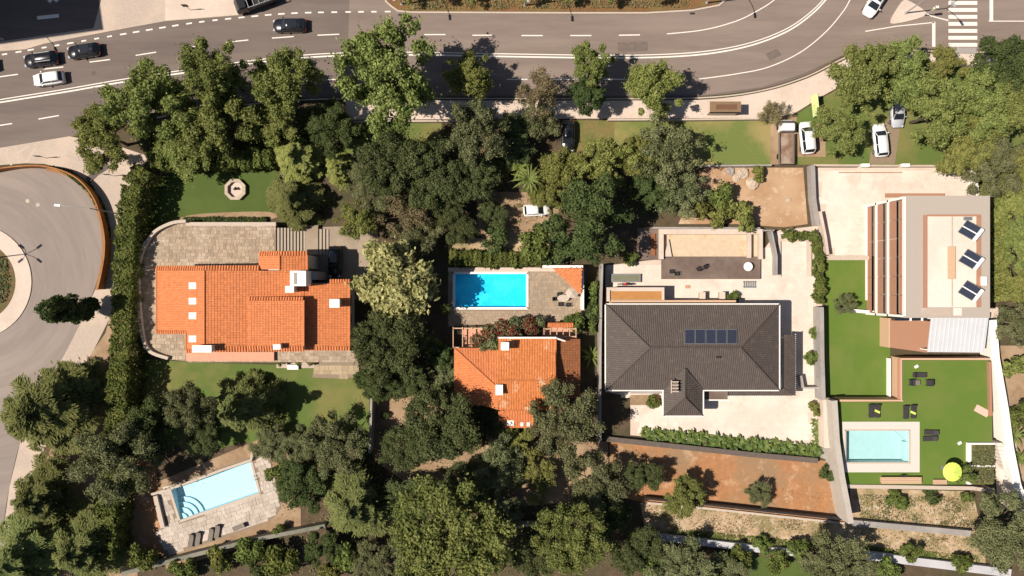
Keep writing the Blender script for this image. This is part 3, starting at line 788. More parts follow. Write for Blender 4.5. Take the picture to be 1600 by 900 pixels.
# porch side structures between pool and house
slab('terracotta_floor', rect(722, 514, 780, 545), 0, .05, M_pink)['kind'] = 'structure'
slab('terracotta_floor', rect(847, 508, 902, 530), 0, .05, M_pink)['kind'] = 'structure'
def pergola(name, label, x0, y0, x1, y1, z, nx, m):
    root = empty(name, W((x0 + x1) / 2, (y0 + y1) / 2, 0), label, 'pergola')
    for yy in (y0, y1): slab('beam', rect(x0, yy - .8, x1, yy + .8), z - .16, z, m, root)
    for i in range(nx):
        xx = x0 + (x1 - x0) * i / (nx - 1)
        slab('rafter', rect(xx - .6, y0 - 2, xx + .6, y1 + 2), z + .002, z + .13, m, root)
    for xx in (x0 + 1, x1 - 1):
        for yy in (y0, y1):
            c = W(xx, yy, z); mk('post', *boxVF((c.x, c.y, (z - .16) / 2), (.14, .14, z - .16)), m, root)
    return root
pergola('wooden_pergola', 'pale timber pergola over a small terracotta roof by the orange house', 850, 514, 900, 526, 2.5, 6, M_woodl)
pergola('wooden_pergola', 'narrow timber pergola left of the bougainvillea', 708, 513, 752, 543, 2.4, 4, M_woodl)
cr = empty('tiled_canopy', W(885, 510, 0), 'small orange tiled canopy above the timber pergola', 'canopy')
roof('roof_plane', [(856, 511, 2.3), (896, 511, 2.3), (896, 505, 2.7), (856, 505, 2.7)], (0, 1), M_tile, cr, 31)
slab('post', rect(858, 506, 860, 508), 0, 2.3, M_white, cr); slab('post', rect(892, 506, 894, 508), 0, 2.3, M_white, cr)
pv = empty('pool_pavilion', W(892, 440, 0), 'triangular orange tiled pavilion roof at the corner of the blue pool terrace', 'pavilion')
roof('roof_plane', [(864, 419.5, 2.5), (908, 461, 2.5), (909, 419.5, 3.6)], (0, 1), M_tile, pv, 32)
slab('wall', rect(909, 420, 912.5, 484), 0, 2.4, M_white, pv)
slab('wall', rect(848, 414.5, 911, 418.5), 0, 2.4, M_white, pv)
for x, y in ((872, 424), (903, 453)):
    c = W(x, y, 2.4); mk('post', *boxVF((c.x, c.y, 1.2), (.16, .16, 2.4)), M_white, pv)
M_court2 = mat('plain_concrete', (.62, .525, .45), (.57, .48, .405), 1.4, .85, .05, c3=(.70, .615, .54), scale3=.12, amt3=.6)
# ------------------------------------------------------------------ dark roofed house and its yard
pavers('white_court', [(946, 415), (1030, 405), (1190, 395), (1215, 360), (1285, 352), (1285, 470), (1280, 640), (1278, 700), (1100, 690), (985, 680), (985, 620), (946, 612)], .07, 1.1, M_court, M_conc, gap=.008, th=.008, seed=12)
h3 = empty('dark_roof_house', W(1083, 545, 0), 'wide house with dark brown hipped tile roof and a row of five solar panels', 'house')
EZ, RZ = 4.2, 6.3
slab('wall', rect(953, 480, 1211, 604), 0, 4.1, M_rwall, h3)
slab('wall', rect(1042, 600, 1092, 646), 0, 3.9, M_rwall, h3)
slab('wall', rect(1222, 528, 1240, 612), 0, 2.7, M_rwall, h3)
A, B, C, D = (947, 476, EZ), (1217, 476, EZ), (1217, 609, EZ), (947, 609, EZ)
E, G = (1015, 543, RZ), (1157, 543, RZ)
roof('roof_plane', [A, B, G, E], (0, 1), M_tile_dk, h3, 41, tw=.28, tl=.36, hgt=.035)
roof('roof_plane', [D, C, G, E], (0, 1), M_tile_dk, h3, 42, tw=.28, tl=.36, hgt=.035)
roof('roof_plane', [A, D, E], (0, 1), M_tile_dk, h3, 43, tw=.28, tl=.36, hgt=.035)
roof('roof_plane', [B, C, G], (0, 1), M_tile_dk, h3, 44, tw=.28, tl=.36, hgt=.035)
for a, b in ((A, E), (D, E), (B, G), (C, G), (E, G)): ridge(W(*a) + Vector((0, 0, .06)), W(*b) + Vector((0, 0, .06)), M_tile_dk, h3, .12)
wa, wb, wc, wd = (1037, 609, EZ), (1037, 649, 4.1), (1098, 649, 4.1), (1098, 609, EZ)
wk, wt = (1070, 621, 5.55), (1070, 576, 5.5)
roof('wing_roof', [wa, wb, wk, wt], (0, 1), M_tile_dk, h3, 45, tw=.28, tl=.36, hgt=.035)
roof('wing_roof', [wd, wc, wk, wt], (0, 1), M_tile_dk, h3, 46, tw=.28, tl=.36, hgt=.035)
roof('wing_roof', [wb, wc, wk], (0, 1), M_tile_dk, h3, 47, tw=.28, tl=.36, hgt=.035)
for a, b in ((wb, wk), (wc, wk), (wk, wt), (wt, wa), (wt, wd)): ridge(W(*a) + Vector((0, 0, .06)), W(*b) + Vector((0, 0, .06)), M_tile_dk, h3, .11)
for a, b in ((A, B), (D, (1037, 609, EZ)), ((1098, 609, EZ), C), (B, C), (A, D), (wb, wc), (wd, wc), (wa, wb)):
    mb = MB(); g_ = Vector((.09 if a[0] == b[0] and a[0] > 1090 else -.09 if a[0] == b[0] else 0, .09 if a[1] == b[1] and a[1] < 500 else -.09 if a[1] == b[1] else 0, .03)); mb.tube([W(*a) + g_, W(*b) + g_], .10, 6).build('gutter', M_white, h3)
roof('lower_roof', [(1226, 523, 3.2), (1243, 523, 2.8), (1243, 618, 2.8), (1226, 606, 3.2)], (1, 2), M_tile_dk, h3, 48, tw=.28, tl=.36, hgt=.035)
roof('lower_roof', [(1140, 618, 2.8), (1242, 618, 2.8), (1226, 607, 3.2), (1140, 607, 3.2)], (0, 1), M_tile_dk, h3, 49, tw=.28, tl=.36, hgt=.035)
mb = MB(); mb.tube([W(1243, 522, 2.8), W(1243, 618, 2.8), W(1140, 618.5, 2.8)], .07, 6).build('gutter', M_white, h3)
slab('flat_roof', rect(1100, 611, 1137, 624), 2.7, 2.85, M_deckd, h3)
slab('flat_roof_edge', rect(1100, 624.2, 1140, 626), 2.6, 2.9, M_white, h3)
slab('flat_roof', rect(985, 611, 1036, 615), 2.7, 2.85, M_grey, h3)
for i in range(5):
    x0 = 1070 + i * 16.5
    zz = lambda y: EZ + (RZ - EZ) * (y - 476) / (543 - 476) + .22
    V = [W(x0, 537.5, zz(537.5)), W(x0 + 15.6, 537.5, zz(537.5)), W(x0 + 15.6, 514.5, zz(514.5)), W(x0, 514.5, zz(514.5))]
    V2 = [v - Vector((0, 0, .1)) for v in V]
    pn = mk('solar_panel', V + V2, [(0, 1, 2, 3), (7, 6, 5, 4)] + [(i_, (i_ + 4), (i_ + 1) % 4 + 4, (i_ + 1) % 4) for i_ in range(4)], M_metal, h3)
    q = [v + Vector((0, 0, .004)) for v in V]; c = sum(q, Vector()) / 4
    mk('glass', [c + (v - c) * .93 for v in q], [(0, 1, 2, 3)], M_panel, pn)
c = W(1055, 604, 6.0)
ch = mk('chimney', *boxVF((c.x, c.y, 5.4), (.75, 1.4, 1.2)), M_deckd, h3)
for k in range(4): mk('chimney_slat', *boxVF((c.x, c.y - .62 + k * .42, 6.12), (.85, .13, .1)), M_kerb, ch)
mk('chimney_cap', *boxVF((c.x - .52, c.y, 6.1), (.13, 1.7, .16)), M_kerb, ch)
c = W(1122, 558, 6.0); mk('roof_vent', *boxVF((c.x, c.y, 6.0), (.5, .25, .5)), M_dmetal, h3)
for xx in (975, 1005, 1125, 1180):
    q = W(xx, 604, 4.1); window(h3, q.x, q.y - .02, 1.6, 1.5, 1.4, 0, -1)
for xx in (1000, 1060, 1120, 1180):
    q = W(xx, 480, 4.1); window(h3, q.x, q.y + .02, 1.6, 1.5, 1.4, 0, 1)
for yy in (510, 550):
    q = W(953, yy, 4.1); window(h3, q.x - .02, q.y, 1.7, 1.4, 1.3, -1, 0)
q = W(1067, 646, 3.9); door(h3, q.x, q.y - .02, 0, 0, -1, 1.2, 2.2)
# front beds, ledge
sheet('front_bed', rect(985, 617, 1037, 633), .075, M_tan)
slab('eave_ledge', rect(955, 469, 1150, 475), 0, 3.0, M_woodl, h3)
# orange topped garage box beside the house
gb = empty('garage_box', W(990, 460, 0), 'flat garage with rusty orange membrane roof and pale rim behind the dark roofed house', 'garage')
slab('wall', rect(949, 450, 1037, 470), 0, 2.5, M_conc, gb)
slab('membrane', rect(955, 455, 1034, 468), 2.5, 2.53, mat('orange_membrane', (.42, .20, .065), (.36, .165, .05), 2, .85), gb)
for a in (rect(948, 449, 1038, 453.5), rect(948, 453.6, 953, 471), rect(1034.5, 453.6, 1038, 471)): slab('rim', a, 2.5, 2.75, M_conc, gb)
# raised unfinished pool
up = empty('empty_pool', W(1110, 382, 0), 'empty unfinished concrete pool with rust stained floor above the dark deck', 'pool')
M_rawc = mat('raw_concrete', (.56, .44, .31), (.50, .38, .26), 1.5, .9, .1, stain=((.50, .26, .10), .45, .7))
slab('floor', rect(1036, 363, 1186, 404), 0, .15, M_rawc, up)
for a in (rect(1030, 358, 1192, 366), rect(1030, 366.1, 1037, 405), rect(1168, 366.1, 1174, 403), rect(1186, 366.1, 1192, 405)): slab('side_wall', a, 0, .95, M_conc, up)
wall('back_wall', [(1020, 356), (1188, 356.5)], .25, 0, 1.3, M_grey, up)
V, F = prismVF([W(1037, 402, .5), W(1050, 402, .5), W(1045, 374, .5)], .15, .5); mk('ramp', V, F, M_conc, up)
slab('dark_deck', rect(1034, 401, 1188, 436), 0, .5, M_deckd)['kind'] = 'structure'
slab('side_deck', rect(996, 356, 1031, 406), 0, .4, M_deckd)['kind'] = 'structure'
slab('plank_stack', rect(1017, 365, 1024, 399), .4, .62, M_tile_br)
setp(bpy.data.objects['plank_stack'], 'rust red stack of planks on the narrow deck left of the empty pool', 'planks')
t = empty('round_table', W(1169, 416.5, .5), 'round white table on the dark deck below the empty pool', 'table')
c = W(1169, 416.5, 1.2)
mk('table_top', *discVF(c, .62, 1.17, 1.22, 20), M_white, t); mk('pedestal', *discVF(c, .07, .5, 1.17, 8), M_metal, t); mk('base', *discVF(c, .3, .5, .53, 14), M_metal, t)

def chair_proto(name, label, m, group, w=.5, cushion=None):
    root = empty(name, (0, 0, 0), label, 'chair', group)
    mk('seat', *boxVF((0, 0, .43), (w, w, .05)), m, root)
    mk('backrest', *boxVF((0, -w / 2, .68), (w, .05, .45), 0, R(-8)), m, root)
    for sx in (-1, 1):
        for sy in (-1, 1): mk('leg', *boxVF((sx * (w / 2 - .03), sy * (w / 2 - .03), .2), (.04, .04, .41)), m, root)
        mk('armrest', *boxVF((sx * w / 2, 0, .63), (.05, w, .035)), m, root)
    return root
def place(root, px, py, z, rz, first, label=None):
    o = root if first else copy_tree(root)
    o.location = W(px, py, z); o.rotation_euler = (0, 0, rz)
    if label: o['label'] = label
    return o
ch1 = chair_proto('deck_chair', 'dark wire chair on the dark deck', M_dmetal, 'chairs on the dark deck')
for i, (x, y, a, lb) in enumerate([(1048, 424, 0, 'dark chair at the left end of the dark deck'), (1056, 428, 180, 'dark chair facing the other at the left end of the dark deck'), (1090, 420, 40, 'dark chair at the middle of the dark deck, turned outward'), (1101, 417, 220, 'dark chair at the middle of the dark deck, turned to its pair')]):
    place(ch1, x, y, .5, R(a), i == 0, lb)
# bench with tools, planter trough on the white court
tr = empty('trough', W(978, 434, 0), 'long grey metal trough on the white court beside the motorbike', 'trough')
slab('basin', rect(955, 428, 1001, 441), 0, .5, M_metal, tr); slab('inside', rect(957, 430, 999, 439), .502, .51, mat('trough_water', (.19, .19, .13), (.15, .15, .10), 2, .3), tr)
mo = empty('motorbike', W(980, 444, 0), 'red and black motorbike parked on the white court', 'motorbike')
for x in (968, 989):
    c = W(x, 444, .3); mb = MB(); mb.tube([(c.x, c.y - .06, .3), (c.x, c.y + .06, .3)], .3, 14).build('wheel', M_rubber, mo)
c = W(979, 444, .5)
mk('frame', *boxVF((c.x, c.y, .5), (1.1, .22, .3)), M_dmetal, mo); mk('seat', *boxVF((c.x + .35, c.y, .72), (.7, .26, .12)), M_black, mo)
mk('fuel_tank', *boxVF((c.x - .25, c.y, .76), (.45, .34, .22)), mat('red_paint', (.42, .04, .03), (.38, .03, .025), 2, .3), mo)
mk('handlebar', *boxVF((c.x - .6, c.y, .98), (.06, .7, .05)), M_dmetal, mo)
pl = empty('pallet', W(1173, 444, 0), 'grey slatted pallet lying on the white court', 'pallet')
for k in range(6): slab('slat', rect(1162 + k * 3.4, 439, 1164.2 + k * 3.4, 450), .1, .13, M_metal, pl)
for yy in (440, 448): slab('bearer', rect(1161, yy - 1, 1182, yy + 1), .0, .098, M_metal, pl)
pt = empty('brick_stack', W(1074, 448, 0), 'small square stack of red bricks on the white court', 'bricks')
for k in range(3):
    for j in range(2): slab('brick', rect(1070.6 + k * 2.6, 445.5 + j * 2.8, 1072.8 + k * 2.6, 448 + j * 2.8), 0, .22, M_pink, pt)
for x, lb, cat in ((1098, 'tan stone gate pillar standing on the white court', 'pillar'), (1129, 'pale stone gate pillar beside a green shrub on the white court', 'pillar')):
    o = empty('gate_pillar', W(x, 464, 0), lb, cat)
    slab('shaft', rect(x - 4, 457, x + 3.5, 469), 0, 1.2, M_rock, o); slab('cap', rect(x - 4.8, 456.2, x + 4.3, 469.8), 1.2, 1.28, M_conc, o)
slab('lean_to_frame', rect(1193, 359, 1210, 361), .02, 1.6, M_grey); setp(bpy.data.objects['lean_to_frame'], 'low grey wall beside the empty pool', 'wall')
wall('yard_wall', [(1206, 360), (1214, 400), (1214, 430)], .2, 0, 1.6, M_grey); setp(bpy.data.objects['yard_wall'], 'thin slanting grey wall between the empty pool and the sand pit', 'wall')
sp = empty('concrete_pit', W(1245, 400, 0), 'open square concrete pit with rough rim beside the hedge row', 'pit')
slab('floor', rect(1220, 374, 1262, 432), 0, .06, M_court2, sp)
for a in (rect(1216, 372, 1268, 377), rect(1216, 377.1, 1220, 432), rect(1261, 377.1, 1268, 432)): slab('rim', a, 0, .4, M_conc, sp)
# walls round the dark roofed house
M_bluew = mat('blue_grey_wall', (.46, .45, .47), (.36, .35, .37), 1.2, .9, c3=(.52, .50, .50), scale3=.3)
def wl(name, label, *a, **k): return setp(wall(name, *a, **k), label, 'wall')
wl('boundary_wall', 'tall grey boundary wall between the orange house and the dark roofed house', [(941, 412), (939, 480), (938, 560), (938, 690)], .3, 0, 2.4, M_grey)
wl('retaining_wall', 'long dark retaining wall with pale foot below the leafy planting', [(948, 686), (1050, 697), (1170, 710), (1278, 720)], .7, 0, .9, mat('dark_wall', (.13, .10, .085), (.10, .08, .068), 2, .9))
ribbon('wall_footing', [(955, 692), (1050, 703), (1170, 716), (1300, 728)], .8, Z4, M_rock)
wl('alley_wall', 'grey boundary wall beside the lower artificial lawn', [(1284, 480), (1285, 560), (1287, 625)], .55, 0, 2.3, M_grey)
wl('alley_wall', 'tan topped wall between the white court and the pool lawn', [(1291, 622), (1293, 700)], .9, 0, 2.0, M_conc)
sheet('alley_paving', [(1272, 620), (1300, 620), (1312, 700), (1300, 722), (1276, 712)], Z4 + .01, M_grey)
wl('stepped_wall', 'stepped pale boundary wall running down past the pool terrace', [(1304, 626), (1308, 690), (1316, 745), (1330, 818)], .75, 0, 3.8, mat('wall_grey_pale', (.44, .39, .34), (.38, .335, .29), 1.5, .9))
wl('court_wall', 'grey bin enclosure wall at the corner of the dark roofed house', [(1252, 587), (1256, 606), (1280, 606)], .25, 0, 1.4, M_grey)
wl('lot_fence', 'long dark fence along the bottom of the red soil lot', [(1008, 779), (1100, 788), (1200, 799), (1322, 812)], .25, 0, 1.3, M_dmetal)
wl('lot_footing', 'pale concrete footing beside the dark fence of the red lot', [(1012, 786), (1100, 794), (1200, 805), (1320, 818)], .3, 0, .35, M_kerb)
wl('garden_wall', 'concrete wall between the dry bank and the dry strip', [(1332, 817), (1420, 825), (1518, 834)], .8, 0, 1.0, M_grey)
wl('white_coping_wall', 'bluish white wall top running along the dry strip above the trees', [(1010, 838), (1100, 848), (1200, 860), (1262, 866)], .9, 0, .9, M_bluew)
wl('white_coping_wall', 'bluish white wall top continuing past the olive tree towards the corner', [(1350, 868), (1450, 880), (1580, 896)], 1.1, 0, .9, M_bluew)
wl('south_fence_wall', 'long green grey wall below the tilted pool', [(190, 897), (300, 868), (400, 843), (508, 822)], .55, 0, 1.6, mat('mossy_wall', (.17, .165, .13), (.13, .13, .10), 2, .9, c3=(.24, .22, .18), scale3=.4))
wl('south_wall', 'brown wall half hidden under the stone pines', [(590, 822), (660, 820), (760, 822), (850, 820)], .35, 0, 1.4, M_kerb)
wl('divider_wall', 'dark garden wall between the lower lawn and the bare soil', [(580, 622), (579, 665), (577, 708)], .3, 0, 2.6, M_grey)
wl('street_wall', 'low brown garden wall along the sidewalk by the bus shelter', [(950, 187), (1080, 186.5), (1206, 185)], .22, 0, .9, M_kerb)
wl('street_wall', 'low brown garden wall under the big street tree', [(545, 190), (640, 189), (740, 189)], .22, 0, .9, M_kerb)
wl('yard_back_wall', 'thin grey wall at the foot of the patchy front lawn', [(1095, 259), (1160, 258.5), (1206, 258)], .22, 0, .9, M_grey)
wl('hedge_wall', 'brown wall in the shade behind the long hedge', [(214, 480), (213, 560), (211, 640)], .3, 0, 1.0, M_grey)
# rocks in the red yard
for i, (x, y, r_, lb) in enumerate([(1160, 270, .8, 'pale boulder beside the yellow shrub in the orange yard'), (1150, 278, .55, 'grey boulder next to the pale boulder in the orange yard'), (1176, 286, .9, 'wide flat pale boulder in the orange yard'), (1141, 268, .6, 'dark boulder at the edge of the orange yard'), (1232, 312, .35, 'small dark stone lying alone on the orange yard')]):
    c = W(x, y, 0); rr = random.Random(i)
    V, F = [], []
    for a in range(5):
        th = math.pi * (a + .5) / 9 * 1.0
        for b in range(9):
            k = rr.uniform(.8, 1.2) * r_
            V.append((c.x + k * math.cos(b * .698) * math.cos(th * .9 - .15), c.y + k * math.sin(b * .698) * math.cos(th * .9 - .15), k * .55 * math.sin(th)))
    for a in range(4):
        for b in range(9): F.append((a * 9 + b, a * 9 + (b + 1) % 9, (a + 1) * 9 + (b + 1) % 9, (a + 1) * 9 + b))
    F.append(tuple(36 + b for b in range(9)))
    setp(mk('boulder', V, F, M_rock if i != 3 else M_grey), lb, 'rock', 'rocks in the orange yard')

# ------------------------------------------------------------------ modern block with louvres
pavers('block_court', [(1272, 262), (1530, 262), (1530, 330), (1500, 400), (1352, 400), (1290, 400), (1278, 352)], .07, 1.3, M_court, M_conc, gap=.008, th=.008, seed=13)
h4 = empty('modern_block', W(1440, 400, 0), 'three storey modern block with brown louvred balconies, white slab edges and flat gravel roof', 'building')
X0, X1 = 49.35, 60.0; Y0, Y1 = -3.7, 11.55
def wbox(name, x0, y0, z0, x1, y1, z1, m, parent):
    return mk(name, *boxVF(((x0 + x1) / 2, (y0 + y1) / 2, (z0 + z1) / 2), (x1 - x0, y1 - y0, z1 - z0)), m, parent)
wbox('core', X0 + 1.1, Y0 + .25, 0, X1, Y1 - .25, 9.7, M_grey, h4)
lv = [0, 2.95, 6.0, 9.75]
for i, z in enumerate(lv[1:]):
    wbox('slab_edge', X0 - .05, Y0, z - .3, X0 + 1.1, Y1, z, M_white if i < 2 else M_white, h4)
wbox('base_edge', X0 - .1, Y0 + 2, 0, X0 + .1, Y1, .25, M_white, h4)
for y in (Y0, Y1 - .3): wbox('end_wall', X0 - .05, y, 0, X0 + 1.1, y + .3, 9.45, M_white, h4)
for i in range(3):
    z0 = lv[i] + .02; z1 = lv[i + 1] - .32
    n = 6; yy = np.linspace(Y0 + .32, Y1 - .32, n + 1)
    for k in range(n):
        zm_ = z0 + (z1 - z0) * .48
        g = wbox('balcony_front', X0 + .1, yy[k] + .02, z0, X0 + .18, yy[k + 1] - .02, zm_, M_wood2, h4)
        lo = wbox('louvre_panel', X0 + .55, yy[k] + .02, zm_ + .1, X0 + .62, yy[k + 1] - .02, z1, M_wood, h4)
        for s in range(4):
            zz = zm_ + .2 + (z1 - zm_ - .2) * s / 4
            wbox('louvre', X0 + .44, yy[k] + .05, zz, X0 + .55, yy[k + 1] - .05, zz + .06, M_wood2, lo)
wbox('roof_slab', X0 - .05, Y0 - .05, 9.752, X1 + .05, Y1 + .05, 9.95, M_grav, h4)
zt = 9.95
def rs(name, a, z0, z1, m, par=None): return slab(name, rect(*a), z0, z1, m, par or h4)
rs('roof_rim', (1413, 307.6, 1415.4, 494), zt + .003, zt + .12, M_white)
rs('terrace_floor', (1449, 338, 1526, 480), zt + .003, zt + .02, M_court2)
for a in ((1443, 336, 1449, 481), (1449.2, 335, 1533, 338), (1526.4, 338.2, 1533, 480)): rs('terrace_border', a, zt + .003, zt + .14, M_wood2)
rs('terrace_border', (1487, 338.5, 1489, 479), zt + .022, zt + .05, M_pave)
rs('terrace_step', (1440, 481, 1487, 493), zt + .003, zt + .05, M_pave)
rs('terrace_step', (1490, 481, 1503, 493), zt + .003, zt + .06, M_court2)
rs('roof_vent', (1507, 338.8, 1519, 344), zt + .022, zt + .3, M_metal)
rs('roof_curb', (1535, 432, 1542, 446), zt + .003, zt + .5, M_white)
bn = rs('bench_deck', (1483, 385, 1493, 436), zt + .052, zt + .4, M_woodl)
M_tank = mat('tank_white', (.78, .77, .75), (.74, .73, .71), 2, .3, spec=.5)
for i, (x, y, lb) in enumerate([(1513, 362, 'solar water heater on the block roof nearest the roof vent'), (1514, 407, 'middle solar water heater on the block roof'), (1513, 456, 'solar water heater on the block roof above the metal canopy')]):
    sw = empty('solar_water_heater', W(x, y, zt + .02), lb, 'solar heater', 'solar water heaters on the flat roof', R(45 - 78))
    sw.rotation_euler = (0, 0, R(-38)); sw.scale = (.76, .76, .76)
    # local frame: tank along local y at +x end, panels sloping down to -x
    def loc(name, c, s, m, par, ry=0.0):
        V, F = boxVF(c, s, 0, 0, ry)
        me = bpy.data.meshes.new(name); me.from_pydata([tuple(v) for v in V], [], F); me.materials.append(m)
        o = bpy.data.objects.new(name, me); col.objects.link(o); o.parent = par; return o
    for sy in (-1, 1):
        pn = loc('panel', (-.35, sy * .66, .75), (2.5, 1.2, .1), M_metal, sw, R(-22))
        loc('glass', (-.35 + .02, sy * .66, .81), (2.38, 1.08, .012), M_panel, pn, R(-22))
        loc('support', (.6, sy * .9, .5), (.06, .06, 1.0), M_metal, sw)
    loc('divider', (-.33, 0, .79), (2.5, .16, .1), M_tank, sw, R(-22))
    V, F = tubeVF([(1.05, -1.25, 1.2), (1.05, -1.15, 1.2), (1.05, 1.15, 1.2), (1.05, 1.25, 1.2)], [.2, .33, .33, .2], 14)
    me = bpy.data.meshes.new('tank'); me.from_pydata([tuple(v) for v in V], [], F); me.materials.append(M_tank)
    o = bpy.data.objects.new('tank', me); col.objects.link(o); o.parent = sw
for yy in (330, 380, 430):
    q = W(1545, yy, 5); window(h4, X1 + .01, q.y, 4.5, 1.6, 1.4, 1, 0)
for xx in (52.5, 56.5):
    window(h4, xx, Y1 - .23, 4.5, 1.6, 1.4, 0, 1); window(h4, xx, Y1 - .23, 7.6, 1.6, 1.4, 0, 1)
slab('entrance_ramp', rect(1385, 302, 1476, 308), 0, .5, M_wood2)['kind'] = 'structure'
# metal canopy and brown terrace south of the block
cn = empty('metal_canopy', W(1498, 522, 0), 'pale corrugated metal canopy roof on the side of the modern block', 'canopy')
cz = 4.6
pts = [(1455, 494), (1545, 494.5), (1538, 551), (1449, 550)]
slab('roof_sheet', pts, cz - .08, cz, M_metalr, cn)
for k in range(13):
    t_ = (k + .5) / 13
    a = (1455 + 90 * t_, 494.4); b = (1449 + 89 * t_, 550.4)
    wall('rib', [a, b], .07, cz + .002, cz + .06, M_metalr, cn)
for x, y in ((1453, 547), (1536, 548), (1542, 498), (1458, 498)):
    c = W(x, y, cz); mk('post', *boxVF((c.x, c.y, cz / 2 - .05), (.14, .14, cz - .1)), M_white, cn)
bt = empty('brown_terrace', W(1420, 525, 0), 'brown boarded terrace between the turf lawn and the metal canopy', 'terrace')
slab('deck', [(1391, 497), (1455, 502), (1449, 551), (1391, 543)], 0, 2.4, M_wood2, bt)
slab('border', [(1388.5, 497), (1390.8, 497), (1390.8, 543), (1388.5, 543)], 0, 2.45, M_woodl, bt)
slab('glazing', rect(1399, 495, 1450, 501), 2.402, 3.4, M_glass, bt)
for x in (1423, 1441): slab('mullion', rect(x - 1.5, 494.6, x + 1.5, 501.4), 2.402, 3.46, M_white, bt)
# turf lawns
sheet('turf_lawn', [(1289, 405), (1356, 405), (1356, 486), (1290, 486)], Z4 + .014, M_turf)
sheet('turf_lawn', [(1287, 484), (1391, 492), (1391, 624), (1288, 624)], Z4 + .010, M_turf)
wl('turf_wall', 'white low wall between the two small turf lawns', [(1316, 484), (1352, 487), (1414, 492)], .45, 0, .8, M_white)
wl('turf_rim', 'stone capped low wall at the top of the small turf lawn', [(1292, 403), (1358, 403)], .6, 0, .7, M_kerb)
wl('court_boundary_wall', 'pale wall along the left side of the block court', [(1270, 258), (1272, 310), (1278, 352)], .6, 0, 1.3, M_grey)
wl('court_boundary_wall', 'short slanting wall beside the block court driveway', [(1282, 330), (1290, 370), (1294, 398)], .35, 0, 1.6, M_conc)
gw = wl('front_wall', 'long low wall with white gate pillars above the block court', [(1272, 258), (1350, 258.5), (1420, 259), (1470, 259)], .25, 0, .9, M_pave)
for x in (1353, 1416): slab('pillar', rect(x - 6, 255.5, x + 6, 260.5), 0, 1.2, M_white, gw)
ribbon('gate_track', [(1310, 269.5), (1410, 269.5)], .14, Z4 + .07, M_wood2)
wl('east_wall', 'white wall at the right edge of the block court', [(1516, 275), (1526, 285), (1529, 330)], .5, 0, 1.0, M_white)
# pool terrace raised above the turf
PZ = 2.3
TER = [(1309, 628), (1411, 628), (1411, 563), (1548, 563), (1551, 700), (1551, 757), (1316, 757)]
PD = rect(1316, 659, 1437, 738)
slabV = [(x, y) for x, y in TER]
sheet('terrace_turf', TER, PZ, M_turf, holes=[rect(1320, 671, 1422, 724)])
loop = TER + [TER[0]]
for i in range(len(TER)):
    a, b = W(*loop[i], PZ), W(*loop[i + 1], PZ)
    m_ = M_white if i in (1,) else M_pave
    mk('terrace_side', [a, b, Vector((b.x, b.y, 0)), Vector((a.x, a.y, 0))], [(0, 1, 2, 3)], m_)['kind'] = 'structure'
sheet('pool_paving', [(1316, 659), (1437, 659), (1437, 738), (1318, 738)], PZ + .01, mat('pool_slabs', (.58, .53, .475), (.53, .485, .43), 3, .85), holes=[rect(1320, 671, 1422, 724)])
p3 = pool('plunge_pool', 'small aqua pool with wide pale paving on the turf terrace', POOL3, PZ + .012, 1.3, M_basin_a, M_wat_a, .2)
V, F = prismVF([W(1420, 673, PZ), W(1420, 690, PZ), W(1400, 673, PZ)], PZ - 1.2, PZ - .5); mk('pool_step', V, F, M_basin_a, p3)
slab('pool_bench', rect(1412, 690.4, 1419.6, 721.5), PZ - 1.2, PZ - .5, M_basin_a, p3)
tw_ = wl('terrace_wall', 'brown capped wall round the raised turf terrace', [(1312, 626), (1409, 626), (1409, 561), (1546, 561)], .28, 0, PZ + .45, M_woodl)
wl('white_strip_wall', 'white rendered wall face between the lower turf and the terrace', [(1391, 560), (1391, 625)], .2, 0, .9, M_white)
sheet('deck_strip', [(1402, 561), (1408, 561), (1408, 624), (1402, 624)], PZ + .1, M_wood2)
wl('terrace_edge_wall', 'pale coped wall along the bottom of the pool terrace', [(1318, 760), (1400, 761), (1520, 763), (1555, 768)], .5, 0, PZ + .3, M_kerb)
wl('terrace_east_wall', 'thin brown wall along the right side of the raised turf', [(1547, 565), (1549, 650)], .3, 0, PZ + .5, M_wood2)
sheet('east_paving', [(1545, 480), (1560, 480), (1562, 560), (1580, 640), (1600, 780), (1560, 800), (1552, 700), (1548, 563)], Z4 + .01, M_conc)
wl('white_boundary_wall', 'long white boundary wall slanting beside the turf terrace', [(1551, 500), (1556, 560), (1570, 640), (1578, 700), (1590, 760), (1608, 800)], 1.1, 0, 2.4, M_white)
es = empty('white_stairs', W(1566, 730, 0), 'long white outdoor staircase beside the planted beds', 'stairs')
for k in range(12):
    slab('step', [(1557 + k * 1.7, 692 + k * 6), (1566 + k * 1.7, 692 + k * 6), (1567.7 + k * 1.7, 697.6 + k * 6), (1558.7 + k * 1.7, 697.6 + k * 6)], 0, 2.3 - k * .17, M_court2, es)
for yy, lb in ((707, 'white framed planting bed with tufted grass above the other bed'), (742, 'white framed planting bed with tufted grass beside the lime parasol')):
    pb = empty('planting_bed', W(1535, yy, PZ), lb, 'planter')
    slab('soil', rect(1518, yy - 12, 1553, yy + 14), PZ + .002, PZ + .25, M_dry, pb)
    for a in (rect(1512, yy - 15, 1555, yy - 12.2), rect(1512, yy - 12, 1517.8, yy + 15)): slab('rim', a, PZ + .002, PZ + .42, M_white, pb)

